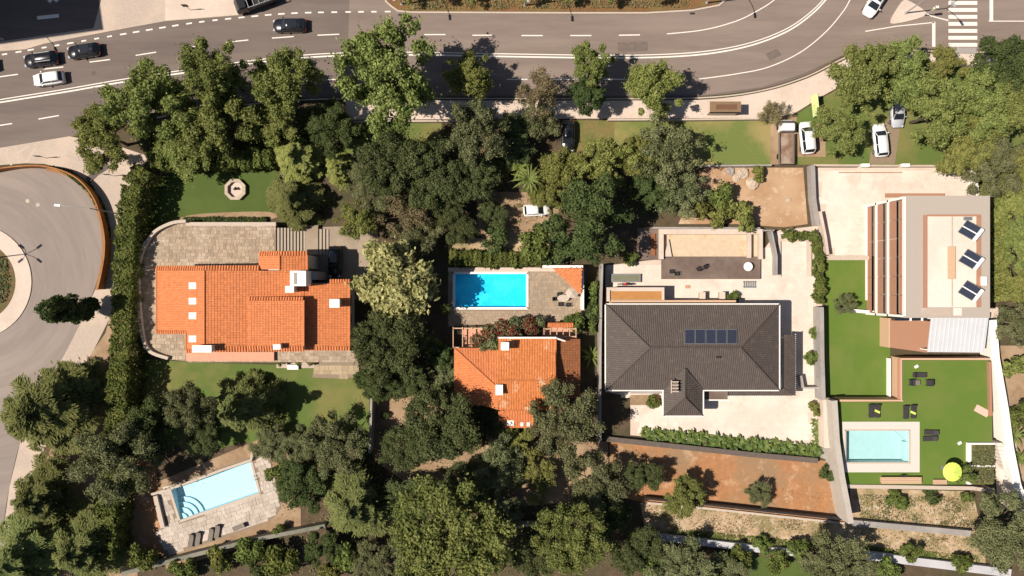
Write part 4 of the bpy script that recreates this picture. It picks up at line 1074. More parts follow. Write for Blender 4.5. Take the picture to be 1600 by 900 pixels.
# ---- terrace furniture
def lounger_proto(name, label, m, group, parts=3):
    root = empty(name, (0, 0, 0), label, 'sun lounger', group)
    mk('mattress', *boxVF((0, -.3, .32), (.64, 1.3, .1)), m, root)
    mk('backrest', *boxVF((0, .62, .46), (.64, .62, .09), 0, R(30)), m, root)
    mk('frame', *boxVF((0, 0, .23), (.6, 1.8, .05)), m, root)
    for sx in (-1, 1):
        for sy in (-1, 1): mk('leg', *boxVF((sx * .26, sy * .75, .1), (.06, .06, .21)), m, root)
    return root
lg = lounger_proto('sun_lounger', '', M_rattan, 'dark loungers on the turf terrace')
for i, (x, y, a, lb) in enumerate([(1359.5, 641, 0, 'dark sun lounger of the pair by the wall, without the lime towel'), (1369.5, 641, 0, 'dark sun lounger with a lime towel, its twin close on the pool wall side'), (1413.5, 643, 0, 'dark sun lounger of the pair under the terrace corner, without towel'), (1425.5, 642, 0, 'dark sun lounger with lime towel under the terrace corner'), (1453, 675, -92, 'dark lounger lying crosswise beside the pool paving, upper of two'), (1451, 684.5, -88, 'dark lounger lying crosswise beside the pool paving, lower of two'), (1435, 585.5, 90, 'dark bench lounger by the rattan chairs')]):
    place(lg, x, y, PZ + .05, R(a), i == 0, lb)
for i, (x, y, lb) in enumerate([(1371, 643, 'lime green towel on the lounger of the pair by the wall'), (1427, 645, 'lime green towel on the lounger under the terrace corner')]):
    c = W(x, y, PZ + .45); setp(mk('towel', *boxVF((c.x, c.y, PZ + .42), (.75, .28, .04), R(-25)), M_lime), lb, 'towel', 'lime towels')
ac = chair_proto('rattan_armchair', '', M_rattan, 'rattan chairs on the turf terrace', .8)
place(ac, 1423, 597, PZ + .05, R(-90), True, 'dark rattan armchair next to the terrace wall'); place(ac, 1449, 597.5, PZ + .05, R(90), False, 'dark rattan armchair facing the small table from the open lawn')
tb = empty('side_table', W(1434, 598, PZ), 'small grey square table between two rattan armchairs', 'table')
c = W(1434, 598, PZ + .45); mk('table_top', *boxVF((c.x, c.y, PZ + .44), (.65, .65, .05)), M_teak, tb)
for sx in (-1, 1):
    for sy in (-1, 1): mk('leg', *boxVF((c.x + sx * .28, c.y + sy * .28, PZ + .21), (.05, .05, .41)), M_teak, tb)
pa = empty('parasol', W(1473, 731, PZ), 'round lime green parasol open on the turf terrace', 'parasol')
c = W(1473, 731, PZ); top = PZ + 2.55
n = 8
for k in range(n):
    a0, a1 = 2 * math.pi * k / n, 2 * math.pi * (k + 1) / n
    V = [(c.x, c.y, top)] + [(c.x + 1.28 * math.cos(a), c.y + 1.28 * math.sin(a), top - .38) for a in (a0, (a0 + a1) / 2, a1)]
    V += [(x, y, z - .03) for x, y, z in V]
    mk('canopy_panel', V, [(0, 1, 2), (0, 2, 3), (6, 5, 4), (7, 6, 4), (1, 5, 6, 2), (2, 6, 7, 3)], M_lime, pa)
mk('pole', *discVF(c, .035, PZ, top + .1, 8), M_metal, pa); mk('base', *discVF(c, .35, PZ, PZ + .08, 16), M_metal, pa)
for x0, x1, y0, y1, lb in ((1377, 1440, 745.5, 756, 'long light wood table at the bottom of the pool terrace'), (1458, 1480, 749.5, 757, 'short light wood bench near the lime parasol')):
    t = empty('wooden_table' if x1 - x0 > 30 else 'wooden_bench', W((x0 + x1) / 2, (y0 + y1) / 2, PZ), lb, 'table' if x1 - x0 > 30 else 'bench')
    hz = PZ + (.74 if x1 - x0 > 30 else .45)
    npl = 4
    for k in range(npl):
        slab('plank', rect(x0, y0 + (y1 - y0) * k / npl + .15, x1, y0 + (y1 - y0) * (k + 1) / npl - .15), hz - .05, hz, M_woodl, t)
    for xx in (x0 + 2, x1 - 4): slab('leg', rect(xx, y0 + 1, xx + 2, y1 - 1), PZ, hz - .052, M_woodl, t)
cd = chair_proto('garden_chair', 'black chair drawn up to the long light wood table', M_dmetal, None)
place(cd, 1409, 744, PZ + .05, R(180), True)
c = W(1534, 642, PZ); setp(mk('beach_towel', *boxVF((c.x, c.y, PZ + .03), (2.0, .95, .03), R(-28)), M_pinkc), 'pink and white beach towel spread on the turf', 'towel')
for x, y, lb in ((1431, 572.5, 'small white cushion on the turf above the bench lounger'), (1498.5, 692, 'small white cushion on the turf near the planting beds')):
    c = W(x, y, PZ); setp(mk('cushion', *boxVF((c.x, c.y, PZ + .1), (.5, .35, .18), R(30)), M_white), lb, 'cushion')
# pool-1 loungers, grey teak
lt = lounger_proto('teak_lounger', '', M_teak, 'teak loungers on the tilted pool deck')
for i, (x, y, a, lb) in enumerate([(300, 843, -10, 'grey teak lounger at the end of the row nearest the deck wall'), (311, 840, -10, 'grey teak lounger second from the deck wall'), (331, 834, -10, 'grey teak lounger third from the deck wall'), (341, 829, -10, 'grey teak lounger fourth from the deck wall'), (375, 822, -68, 'grey teak lounger set apart and turned along the deck')]):
    place(lt, x, y, .06, R(a), i == 0, lb)
# dining set by the blue pool
dt = empty('garden_table', W(880, 466, .05), 'grey oval garden table with chairs beside the blue pool', 'table')
c = W(880, 466, .7); V, F = discVF(c, .55, .70, .75, 20, 1.5, .9); mk('table_top', V, F, M_kerb, dt)
for sx in (-1, 1):
    for sy in (-1, 1): mk('leg', *boxVF((c.x + sx * .45, c.y + sy * .25, .37), (.05, .05, .65)), M_dmetal, dt)
gc = chair_proto('iron_chair', '', M_dmetal, 'iron chairs at the oval table')
for i, (x, y, a, lb) in enumerate([(873, 460, 180, 'dark iron chair at the oval table, pavilion side by the pool end'), (886, 459.5, 180, 'dark iron chair at the oval table nearest the pavilion roof'), (875, 475, 0, 'dark iron chair at the oval table, house side by the pool end'), (887, 476, 0, 'dark iron chair at the oval table, house side away from the pool'), (866, 467, -90, 'dark iron chair at the pool end of the oval table')]):
    place(gc, x, y, .05, R(a), i == 0, lb)
pg = empty('folded_parasol', W(894, 458, .05), 'grey fabric garden parasol beside the oval table', 'parasol')
c = W(894, 458, 2.2)
for k in range(6):
    a0, a1 = k * math.pi / 3, (k + 1) * math.pi / 3
    V = [(c.x, c.y, 2.35)] + [(c.x + .95 * math.cos(a), c.y + .75 * math.sin(a), 2.0) for a in (a0, a1)]
    V += [(x, y, z - .03) for x, y, z in V]
    mk('canopy_panel', V, [(0, 1, 2), (5, 4, 3), (1, 4, 5, 2)], M_kerb, pg)
mk('pole', *discVF(c, .03, .05, 2.34, 8), M_metal, pg)
# ------------------------------------------------------------------ corten wall, lamps, shelter, signs
cw = catmull([(-60, 275), (0, 263), (40, 259), (70, 260), (100, 268), (125, 283), (145, 308), (157, 340), (163, 375), (161, 410), (152, 452)], 6)
wl('corten_wall', 'curved rust orange steel wall round the roundabout road', cw, .16, 0, 1.5, M_corten)
ribbon('wall_gutter', [(x * 1.0 + 2, y + 1) for x, y in catmull([(70, 263), (100, 271), (124, 286), (143, 311), (155, 342), (160, 376), (158, 410), (149, 452)], 5)], .45, Z3 + .006, mat('rust_gutter', (.30, .16, .07), (.24, .12, .05), 3, .9))
def lamp(label, px, py, arms, h=8.6, m=M_lamp):
    """street lamp; arms: list of (dx, dy) in metres"""
    b = W(px, py, 0)
    root = empty('street_lamp', b, label, 'street lamp', 'street lamps')
    mb = MB(); mb.tube([(b.x, b.y, 0), (b.x, b.y, h - .9)], [.11, .06], 8).build('pole', m, root)
    mk('base', *discVF(b, .2, .0, .25, 10), m, root)
    for dx, dy in arms:
        p = [(b.x + dx * t, b.y + dy * t, h - .9 + .9 * math.sin(t * math.pi / 2)) for t in (0, .15, .35, .6, .85, 1.0)]
        mb = MB(); mb.tube(p, .045, 6).build('arm', m, root)
        d = Vector((dx, dy, 0)).normalized()
        e = Vector((b.x + dx, b.y + dy, h)) + d * .3
        mk('lamp_head', *boxVF(e, (.75, .28, .13), math.atan2(dy, dx)), m, root)
    return root
lamp('street lamp in the planted median, first from the side street opening', 628, 7, [(.25, -2.3)])
lamp('street lamp in the planted median, middle one of the three', 820, 9, [(.2, -2.3)])
lamp('street lamp in the planted median at its tapered end', 1104, 5, [(.3, -2.2)])
lamp('street lamp at the corner of the shaded pavement', 5, 62, [(.8, -1.9)])
lamp('street lamp leaning its single arm over the roundabout road', 190, 335, [(-3.2, .25)])
lamp('four headed lamp on the roundabout island', -24, 405, [(1.0, .8), (1.0, -.8), (-1.0, .8), (-1.0, -.8)])
lamp('double armed street lamp on the traffic island', 1414, 21, [(1.5, 1.7), (1.3, -1.9)])
tl = empty('traffic_light', W(1444, 24, .13), 'traffic light with white housing on the island corner', 'traffic light')
c = W(1444, 24, .13); mb = MB(); mb.tube([(c.x, c.y, .13), (c.x, c.y, 3.2)], .06, 8).build('pole', M_lamp, tl)
mk('housing', *boxVF((c.x, c.y - .05, 2.8), (.36, .3, .95)), M_white, tl)
for k, mm in enumerate((M_corten, M_lime, M_turf)):
    mk('lens', *boxVF((c.x - .19, c.y - .05, 3.1 - k * .3), (.03, .2, .2)), mm, tl)
bs_ = empty('bus_shelter', W(1133, 168, .12), 'bus shelter with flat brown roof on the sidewalk', 'bus shelter')
M_brroof = mat('shelter_roof', (.22, .14, .08), (.18, .115, .065), 2, .6)
slab('roof', rect(1109.5, 158.5, 1158, 175), 2.5, 2.62, M_brroof, bs_)
for k in range(3): slab('roof_panel', rect(1119 + k * 11, 163, 1129.5 + k * 11, 171), 2.622, 2.65, mat('roof_pane%d' % k, (.16, .085, .05), (.14, .075, .045), 2, .3), bs_)
for x in (1112, 1133, 1155):
    c = W(x, 173, 2.5); mk('post', *boxVF((c.x, c.y, 1.31), (.08, .08, 2.38)), M_metal, bs_)
c = W(1133, 174, 2.5); mk('back_panel', *boxVF((c.x, c.y, 1.4), (3.9, .03, 1.7)), M_glass, bs_)
mk('seat', *boxVF((c.x, c.y + .4, .57), (3.0, .35, .06)), M_wood, bs_)
for sx in (-1, 1): mk('seat_leg', *boxVF((c.x + sx * 1.2, c.y + .4, .33), (.06, .3, .42)), M_metal, bs_)
bb = empty('advert_panel', W(1276, 163, 0), 'tall lime edged advertising panel standing on the verge', 'sign')
c = W(1277, 163, 2.0)
mk('panel', *boxVF((c.x, c.y, 1.35), (.22, 2.9, 1.7), R(6)), mat('panel_lime', (.62, .68, .30), (.58, .64, .27), 3, .6), bb)
mk('backing', *boxVF((c.x + .14, c.y, 1.35), (.05, 2.96, 1.76), R(6)), M_black, bb)
for s in (-1, 1): mk('post', *boxVF((c.x, c.y + s * 1.1, .25), (.12, .12, .5)), M_metal, bb)
for x, y, lb in ((298, 16, 'dark flat box sign lying its shadow on the pale pavement'), (178, 275, 'small blue grey information sign on the plaza'), (72, 247, 'small dark bollard sign beside the painted plaza stripes')):
    s = empty('sign_post', W(x, y, 0), lb, 'sign')
    c = W(x, y, 0); mb = MB(); mb.tube([(c.x, c.y, 0), (c.x, c.y, 2.0)], .04, 6).build('post', M_metal, s)
    mk('board', *boxVF((c.x, c.y - .06, 1.8), (.8, .06, .8)), M_dmetal, s)
# tall apartment block beyond the left edge (its shadow falls on the road corner)
ab = empty('apartment_block', W(-260, -40, 0), 'tall rendered apartment block standing beyond the shaded pavement', 'building')
c0 = W(-52, 71, 0); u = Vector((math.cos(R(8)), math.sin(R(8)), 0)); v = Vector((-u.y, u.x, 0))
AH = 25
fp = [c0, c0 - u * 22, c0 - u * 22 + v * 18, c0 + v * 18]
V, F = prismVF(fp, 0, AH); mk('wall', V, F, M_rwall, ab)
V, F = prismVF([p + (p - (c0 - u * 11 + v * 9)).normalized() * .3 for p in fp], AH + .002, AH + .3); mk('roof', V, F, M_grav, ab)
for fl in range(8):
    for k in range(5):
        q = c0 + v * (2 + 3.5 * k); window(ab, q.x, q.y, 1.8 + fl * 3.05, 1.5, 1.4, u.x, u.y)
        q = c0 - u * (2 + 4.4 * k); window(ab, q.x, q.y, 1.8 + fl * 3.05, 1.5, 1.4, -v.x, -v.y)

# ------------------------------------------------------------------ vehicles (local frame: front towards +x)
def loft(name, secs, m, parent, smooth=True):
    """secs: list of (x, [(y, z), ...]) rings"""
    V, F = [], []
    n = len(secs[0][1])
    for x, ring_ in secs:
        for y, z in ring_: V.append((x, y, z))
    for i in range(len(secs) - 1):
        for k in range(n):
            F.append((i * n + k, i * n + (k + 1) % n, (i + 1) * n + (k + 1) % n, (i + 1) * n + k))
    F.append(tuple(reversed(range(n)))); F.append(tuple((len(secs) - 1) * n + k for k in range(n)))
    return mk(name, V, F, m, parent, smooth)
def carpaint(name, c):
    m = mat(name, c, tuple(x * .95 for x in c), 1, .25, spec=.5)
    bs = m.node_tree.nodes['Principled BSDF']; bs.inputs['Coat Weight'].default_value = .6; bs.inputs['Coat Roughness'].default_value = .05
    return m
P_black = carpaint('paint_black', (.012, .012, .016)); P_white = carpaint('paint_white', (.78, .77, .76)); P_silver = carpaint('paint_silver', (.42, .43, .46))
M_head = mat('headlamp', (.6, .6, .62), (.55, .55, .57), 2, .1, spec=.7); M_tail = mat('taillamp', (.30, .015, .012), (.26, .012, .01), 2, .2)
def car(label, px, py, rz, paint, L=4.4, Wd=1.8, hood=.95, cab=(.62, .5), kind='car', panroof=None, group='cars', roofh=1.45):
    """cab: cabin start/end as shares from the middle; panroof: glass roof"""
    root = empty('parked_car' if 'parked' in label else 'car', (0, 0, 0), label, 'car', group)
    hl, hw_ = L / 2, Wd / 2
    def ring_(w, z0, z1, rr=.12):
        return [(-w, z0), (-w, z1 - rr), (-w + rr, z1), (0, z1 + .03), (w - rr, z1), (w, z1 - rr), (w, z0)]
    st = [(-hl, .72, .35, .72), (-hl + .08, .86, .28, .88), (-hl + .45, .98, .25, .95), (-hl * .3, 1, .22, .96), (hl * .3, 1, .22, .96), (hl - .75, .97, .24, .90), (hl - .25, .84, .27, .78), (hl - .05, .68, .32, .68), (hl, .55, .36, .60)]
    loft('body', [(x, ring_(hw_ * w, a, b)) for x, w, a, b in st], paint, root)
    xf = hl - hood - .1; xr = -hl + (.18 if kind != 'sedan' else .55)      # windscreen foot, rear glass foot
    xt, xb = xf - .75, xr + (.38 if kind != 'sedan' else .6)
    wb, wt = hw_ * .90, hw_ * .70
    zc, zr_ = .95, roofh
    V = [(xf, -wb * .92, zc), (xf, wb * .92, zc), (xt, wt, zr_ - .04), (xt, -wt, zr_ - .04), (xb, wt, zr_ - .05), (xb, -wt, zr_ - .05), (xr, wb * .9, zc), (xr, -wb * .9, zc)]
    mk('windscreen', [V[0], V[1], V[2], V[3]], [(0, 1, 2, 3)], M_glass, root)
    mk('rear_window', [V[6], V[7], V[5], V[4]], [(0, 1, 2, 3)], M_glass, root)
    mk('side_window', [V[1], V[6], V[4], V[2]], [(0, 1, 2, 3)], M_glass, root); mk('side_window', [V[7], V[0], V[3], V[5]], [(0, 1, 2, 3)], M_glass, root)
    rs_ = []
    for x, w, z in ((xb - .1, wt * .9, zr_ - .06), (xb + .15, wt, zr_ - .01), ((xb + xt) / 2, wt * 1.02, zr_ + .03), (xt - .15, wt, zr_ + .0), (xt + .06, wt * .92, zr_ - .05)):
        rs_.append((x, [(-w - .03, z - .06), (-w, z), (0, z + .035), (w, z), (w + .03, z - .06)]))
    rf = loft('roof', rs_, paint, root)
    for sy in (-1, 1):   # pillars
        mb = MB()
        for a, b in ((V[0], V[3]), (V[7], V[5])):
            mb.tube([(a[0], a[1] * -sy if sy > 0 else a[1], a[2]), (b[0], b[1] * -sy if sy > 0 else b[1], b[2])], .045, 5)
        xm = (xb + xt) / 2; mb.tube([(xm, sy * wb * .93, zc), (xm, sy * wt, zr_ - .05)], .045, 5)
        mb.build('pillar', paint, root)
    if panroof: mk('glass_roof', *boxVF(((xb + xt) / 2 + .15, 0, zr_ + .062), ((xt - xb) * .62, wt * 1.35, .02)), M_glass, rf)
    if kind == 'suv':
        for sy in (-1, 1):
            mb = MB(); mb.tube([(xb + .1, sy * wt * .92, zr_ + .03), (xt - .1, sy * wt * .92, zr_ + .05)], .025, 5).build('roof_rail', M_lamp, root)
    for x in (-hl + .82, hl - .85):
        for sy in (-1, 1):
            w_ = mk('wheel', *tubeVF([(x, sy * (hw_ - .2), .32), (x, sy * (hw_ + .005), .32)], .32, 16), M_rubber, root)
            mk('rim', *tubeVF([(x, sy * (hw_ + .004), .32), (x, sy * (hw_ + .015), .32)], .2, 12), M_metal, w_)
    for sy in (-1, 1):
        mk('headlight', *boxVF((hl - .2, sy * hw_ * .62, .68), (.3, .34, .13), -sy * .5), M_head, root)
        mk('taillight', *boxVF((-hl + .05, sy * hw_ * .68, .78), (.08, .32, .16), sy * .3), M_tail, root)
        mk('mirror', *boxVF((xf - .35, sy * (hw_ + .08), 1.0), (.13, .2, .13)), paint, root)
    root.location = W(px, py, .02); root.rotation_euler = (0, 0, rz)
    return root
car('black estate car with roof rails driving beside the shaded pavement', 69, 95, R(188), P_black, 4.7, 1.85, 1.0, kind='suv', group='cars on the road')
car('black car with glass roof leading the pair beside the parking dashes', 135.5, 82, R(188), P_black, 4.5, 1.85, 1.0, panroof=True, group='cars on the road')
car('white hatchback in the middle lane behind the black cars', 81, 125, R(188), P_white, 4.3, 1.75, .95, group='cars on the road')
car('black hatchback driving alone past the side street opening', 455, 42.5, R(181), P_black, 4.6, 1.85, 1.05, panroof=True, group='cars on the road')
car('black car in the lane behind the roundabout lamp', -26, 106, R(188), P_black, 4.4, 1.8, group='cars on the road')
car('white car with black glass roof turning at the traffic island', 1364, 6, R(238), P_white, 4.5, 1.85, 1.0, panroof=True, group='cars on the road')
car('white van parked beside the flatbed truck', 1257.5, 217, R(96), P_white, 4.5, 1.85, .75, roofh=1.8, group='vehicles on the verge')
car('white car parked on the worn drive strip', 1371.5, 221, R(96), P_white, 4.6, 1.85, .95, group='vehicles on the verge')
car('silver car parked half under the street tree', 1398, 177, R(272), P_silver, 4.3, 1.8, .95, group='vehicles on the verge')
car('black car parked on the driveway in the shade of the red roofed house', 525, 409, R(-90), P_black, 4.3, 1.8, 1.0, panroof=True, group='cars in gardens')
car('dark car parked under the street trees behind the sidewalk', 887, 214, R(-90), P_black, 4.3, 1.8, group='cars in gardens')
car('small white car parked below the palm', 838, 329, R(4), P_white, 3.7, 1.65, .8, group='cars in gardens')
# flatbed truck
tk = empty('flatbed_truck', (0, 0, 0), 'white flatbed truck with rusty brown load bed parked under the bare tree', 'truck')
loft('cab', [(x, [(-.95 * w, .45), (-.95 * w, z - .2), (-.8 * w, z), (.8 * w, z), (.95 * w, z - .2), (.95 * w, .45)]) for x, w, z in ((1.4, 1, 1.9), (2.3, 1, 1.95), (2.75, .97, 1.5), (3.0, .9, 1.15))], P_white, tk, False)
mk('windscreen', [(2.42, -.78, 1.9), (2.42, .78, 1.9), (2.83, .8, 1.45), (2.83, -.8, 1.45)], [(0, 1, 2, 3)], M_glass, tk)
mk('load_bed', *boxVF((-.9, 0, .85), (4.3, 2.0, .12)), mat('rust_bed', (.20, .115, .075), (.15, .085, .055), 2, .9, c3=(.42, .34, .27), scale3=.5), tk)
for sy in (-1, 1): mk('side_board', *boxVF((-.9, sy * 1.0, 1.08), (4.3, .06, .4)), M_teak, tk)
mk('tail_board', *boxVF((-3.05, 0, 1.08), (.06, 1.94, .4)), M_teak, tk); mk('chassis', *boxVF((-.4, 0, .55), (4.8, .8, .2)), M_black, tk)
for x in (2.1, -1.9):
    for sy in (-1, 1): mk('wheel', *tubeVF([(x, sy * .72, .4), (x, sy * .96, .4)], .4, 16), M_rubber, tk)
tk.location = W(1224, 224, .02); tk.rotation_euler = (0, 0, R(90))
# dark truck with rack at the top
t2 = empty('rack_truck', (0, 0, 0), 'dark truck with metal rack entering from the side street', 'truck')
loft('cab', [(x, [(-.95 * w, .45), (-.95 * w, z - .2), (-.8 * w, z), (.8 * w, z), (.95 * w, z - .2), (.95 * w, .45)]) for x, w, z in ((1.4, 1, 2.0), (2.3, 1, 2.0), (2.75, .97, 1.5), (3.0, .9, 1.15))], P_black, t2, False)
mk('windscreen', [(2.42, -.78, 1.94), (2.42, .78, 1.94), (2.83, .8, 1.45), (2.83, -.8, 1.45)], [(0, 1, 2, 3)], M_glass, t2)
mk('load_bed', *boxVF((-.9, 0, .85), (4.3, 2.0, .12)), M_black, t2)
for k in range(6): mk('rack_bar', *boxVF((-2.9 + k * .8, 0, 1.9), (.07, 2.0, .07)), M_metal, t2)
for sy in (-1, 1):
    mk('side_board', *boxVF((-.9, sy * 1.0, 1.2), (4.3, .06, .6)), M_dmetal, t2); mk('rack_rail', *boxVF((-.9, sy * 1.0, 1.86), (4.3, .07, .07)), M_metal, t2)
    for x in (-2.9, 1.1): mk('rack_post', *boxVF((x, sy * 1.0, 1.66), (.07, .07, .34)), M_metal, t2)
for x in (2.1, -1.9):
    for sy in (-1, 1): mk('wheel', *tubeVF([(x, sy * .72, .4), (x, sy * .96, .4)], .4, 16), M_rubber, t2)
t2.location = W(404, 5, .02); t2.rotation_euler = (0, 0, R(200))
bk = empty('motorcycle', W(1545, 77, .12), 'dark scooter pair parked at the kerb by the zebra crossing', 'motorcycle')
c = W(1545, 77, .5)
mk('body', *boxVF((c.x, c.y, .6), (1.5, .4, .4)), P_black, bk); mk('seat', *boxVF((c.x + .2, c.y, .85), (.7, .34, .1)), M_black, bk); mk('handlebar', *boxVF((c.x - .6, c.y, 1.1), (.06, .7, .06)), M_dmetal, bk)
for s in (-.6, .6): mk('wheel', *tubeVF([(c.x + s, c.y - .06, .42), (c.x + s, c.y + .06, .42)], .3, 14), M_rubber, bk)
bk['label'] = 'dark scooter parked at the kerb by the zebra crossing'
# ------------------------------------------------------------------ vegetation
def quad_mesh(name, C, N, size, A, rng, material, elong=1.5, T=None):
    """leaf-sized quads: centres C, facing N"""
    n = len(C)
    N = N / np.linalg.norm(N, axis=1, keepdims=True)
    if T is None: T = rng.normal(size=(n, 3))
    T = T - N * (T * N).sum(1, keepdims=True); T /= np.linalg.norm(T, axis=1, keepdims=True) + 1e-9
    B = np.cross(N, T)
    s = (size * rng.uniform(.7, 1.3, n))[:, None]
    a, b = T * s * elong * .5, B * s * .5
    V = np.stack([C - a, C + b * .9 - a * .1, C + a, C - b * .9 - a * .1], 1).reshape(-1, 3)
    me = bpy.data.meshes.new(name)
    me.vertices.add(4 * n); me.vertices.foreach_set('co', V.astype(np.float32).ravel())
    me.loops.add(4 * n); me.loops.foreach_set('vertex_index', np.arange(4 * n, dtype=np.int32))
    me.polygons.add(n); me.polygons.foreach_set('loop_start', np.arange(0, 4 * n, 4, dtype=np.int32))
    me.update(calc_edges=True); me.validate()
    at = me.attributes.new('v', 'FLOAT', 'FACE'); at.data.foreach_set('value', np.clip(A, 0, 1).astype(np.float32))
    me.materials.append(material)
    return me

def lobes_cloud(lobes, n, rng, size, jit=.55, shell=.3, vshell=.35, up=.15):
    """leaves over the shells of many lobes (x, y, z, r, squash)"""
    lb = np.array(lobes); w = lb[:, 3] ** 2; w /= w.sum()
    k = rng.choice(len(lb), n, p=w)
    D = rng.normal(size=(n, 3)); D[:, 2] += up; D /= np.linalg.norm(D, axis=1, keepdims=True)
    rad = lb[k, 3] * (1 - shell * rng.random(n) ** 1.5)
    # small twigs make each lobe ragged
    rad = rad * (1 + .16 * np.sin(D[:, 0] * 7 + k * 1.3) * np.sin(D[:, 1] * 8 + k) + .08 * rng.normal(size=n))
    off = D * rad[:, None]; off[:, 2] *= lb[k, 4]
    C = lb[k, :3] + off
    N = D + rng.normal(size=(n, 3)) * jit
    A = .5 + .22 * rng.normal(size=n) + (rng.random(len(lb))[k] - .5) * .5
    return C, N, A

def limbs(base_h, R0, lobes, rng, trunk_r, top=None):
    V, F = [], []
    def add(p, r, seg=7):
        v, f = tubeVF(p, r, seg); m = len(V); V.extend(v); F.extend([tuple(i + m for i in g) for g in f])
    add([(0, 0, -.1), (trunk_r * .3, .1, base_h * .5), (0, .15, base_h), (0, .1, (top or base_h * 1.6))], [trunk_r * 1.25, trunk_r, trunk_r * .8, trunk_r * .25])
    for l in lobes[:: max(1, len(lobes) // 12)]:
        m_ = Vector((l[0], l[1], l[2])); s = Vector((0, .1, base_h * rng.uniform(.75, 1.1)))
        mid = s.lerp(m_, .5) + Vector((rng.normal() * .2, rng.normal() * .2, .25))
        add([s, mid, m_], [trunk_r * .5, trunk_r * .3, trunk_r * .1], 5)
    return V, F

PROTO = {}
def proto(kind, R0, zc, squash, n, size, material, seed, nl=26, lr=(.22, .42), bark=None, base=None, trunk_r=.22, flat_bottom=True, jit=.55, spread=1.0, elong=1.5, shell=.3, up=.15, skew=.25, fray=.22, sub=0):
    rng = np.random.default_rng(seed)
    lobes = []
    sk = rng.normal(size=8) * skew
    for i in range(nl):
        a = rng.uniform(0, 2 * math.pi); t = math.sqrt((i + rng.random()) / nl) * .86
        k = min(1 + sk[int(a / (2 * math.pi) * 8) % 8] * .8, 1.12)
        rr = R0 * rng.uniform(*lr) * (1.1 - .35 * t)
        hgt = math.sqrt(max(0, 1 - t * t))
        z = zc + squash * R0 * (rng.uniform(-.35, .9) * hgt if i % 3 else rng.uniform(.3, .95) * hgt)
        lobes.append((R0 * t * k * math.cos(a) * spread, R0 * t * k * math.sin(a) * spread, z, rr, rng.uniform(.65, .95)))
    big = lobes
    if sub:
        lobes = []
        for l in big:
            lobes.append((l[0], l[1], l[2], l[3] * .72, l[4]))
            for _ in range(sub):
                d = rng.normal(size=3); d[2] = abs(d[2]) * 1.1; d /= np.linalg.norm(d)
                lobes.append((l[0] + d[0] * l[3] * .72, l[1] + d[1] * l[3] * .72, l[2] + d[2] * l[3] * .6, l[3] * rng.uniform(.22, .46), rng.uniform(.7, 1.0)))
    C, N, A = lobes_cloud(lobes, n, rng, size, jit, shell, up=up)
    # stray twigs that fray the outline
    ns = int(n * fray); kk = rng.integers(0, n, ns)
    out = C[kk] - np.array([0, 0, zc]); out /= np.linalg.norm(out, axis=1, keepdims=True) + 1e-6
    C[kk] += out * (np.abs(rng.normal(size=ns)) * R0 * .075)[:, None]
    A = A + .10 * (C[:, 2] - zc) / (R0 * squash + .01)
    me = quad_mesh('crown', C, N, size, A, rng, material, elong)
    V, F = limbs(base or max(.3, zc - squash * R0 * .7), R0, lobes, rng, trunk_r, zc + .3)
    tm = bpy.data.meshes.new('trunk'); tm.from_pydata([tuple(v) for v in V], [], F); tm.materials.append(bark or M_bark)
    PROTO.setdefault(kind, []).append((me, tm, R0, zc))

def proto_spiky(kind, R0, Hh, n, size, material, seed, tiers=9, per=9, droop=.25, trunk_r=.25, z0=1.2, width=.18, bark=None, power=.8):
    """conifers: boughs in tiers, feathery leaves along them"""
    rng = np.random.default_rng(seed)
    Cs, Ns, Ts, As = [], [], [], []
    V, F = [], []
    def add(p, r, seg=5):
        v, f = tubeVF(p, r, seg); m = len(V); V.extend(v); F.extend([tuple(i + m for i in g) for g in f])
    add([(0, 0, -.1), (.05, 0, Hh * .5), (0, 0, Hh)], [trunk_r, trunk_r * .6, .04], 7)
    tot = 0; boughs = []
    for t in range(tiers):
        f = t / (tiers - 1)
        L = R0 * max(.12, (1 - f) ** power) 
        z = z0 + (Hh - z0) * f
        for k in range(max(4, int(per * (1 - .45 * f)))):
            a = rng.uniform(0, 2 * math.pi); l = L * rng.uniform(.65, 1.12)
            boughs.append((a, z + rng.uniform(-.3, .3), l)); tot += l
    for a, z, l in boughs:
        m = max(12, int(n * l / tot))
        s = rng.random(m) ** .75
        side = rng.normal(size=m) * width * (1.15 - .75 * s) * l
        sag = .12 * l * np.sin(s * 2.2) - droop * l * s ** 2
        ca, sa = math.cos(a), math.sin(a)
        x, y = s * l, side
        C = np.stack([ca * x - sa * y, sa * x + ca * y, z + sag + rng.normal(size=m) * .08 - .3 * np.abs(side)], 1)
        N = np.stack([.3 * ca + rng.normal(size=m) * .35, .3 * sa + rng.normal(size=m) * .35, np.ones(m)], 1)
        ang = a + np.sign(side) * .6
        T = np.stack([np.cos(ang), np.sin(ang), -.2 * np.ones(m)], 1)
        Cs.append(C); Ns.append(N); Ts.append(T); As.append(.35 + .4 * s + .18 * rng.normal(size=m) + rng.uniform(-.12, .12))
        add([(0, 0, z), (ca * l * .5, sa * l * .5, z + .06 * l), (ca * l * .9, sa * l * .9, z - droop * l * .7)], [.07, .05, .015], 4)
    me = quad_mesh('crown', np.concatenate(Cs), np.concatenate(Ns), size, np.concatenate(As), rng, material, 3.0, np.concatenate(Ts))
    tm = bpy.data.meshes.new('trunk'); tm.from_pydata([tuple(v) for v in V], [], F); tm.materials.append(bark or M_bark)
    PROTO.setdefault(kind, []).append((me, tm, R0, Hh * .5))

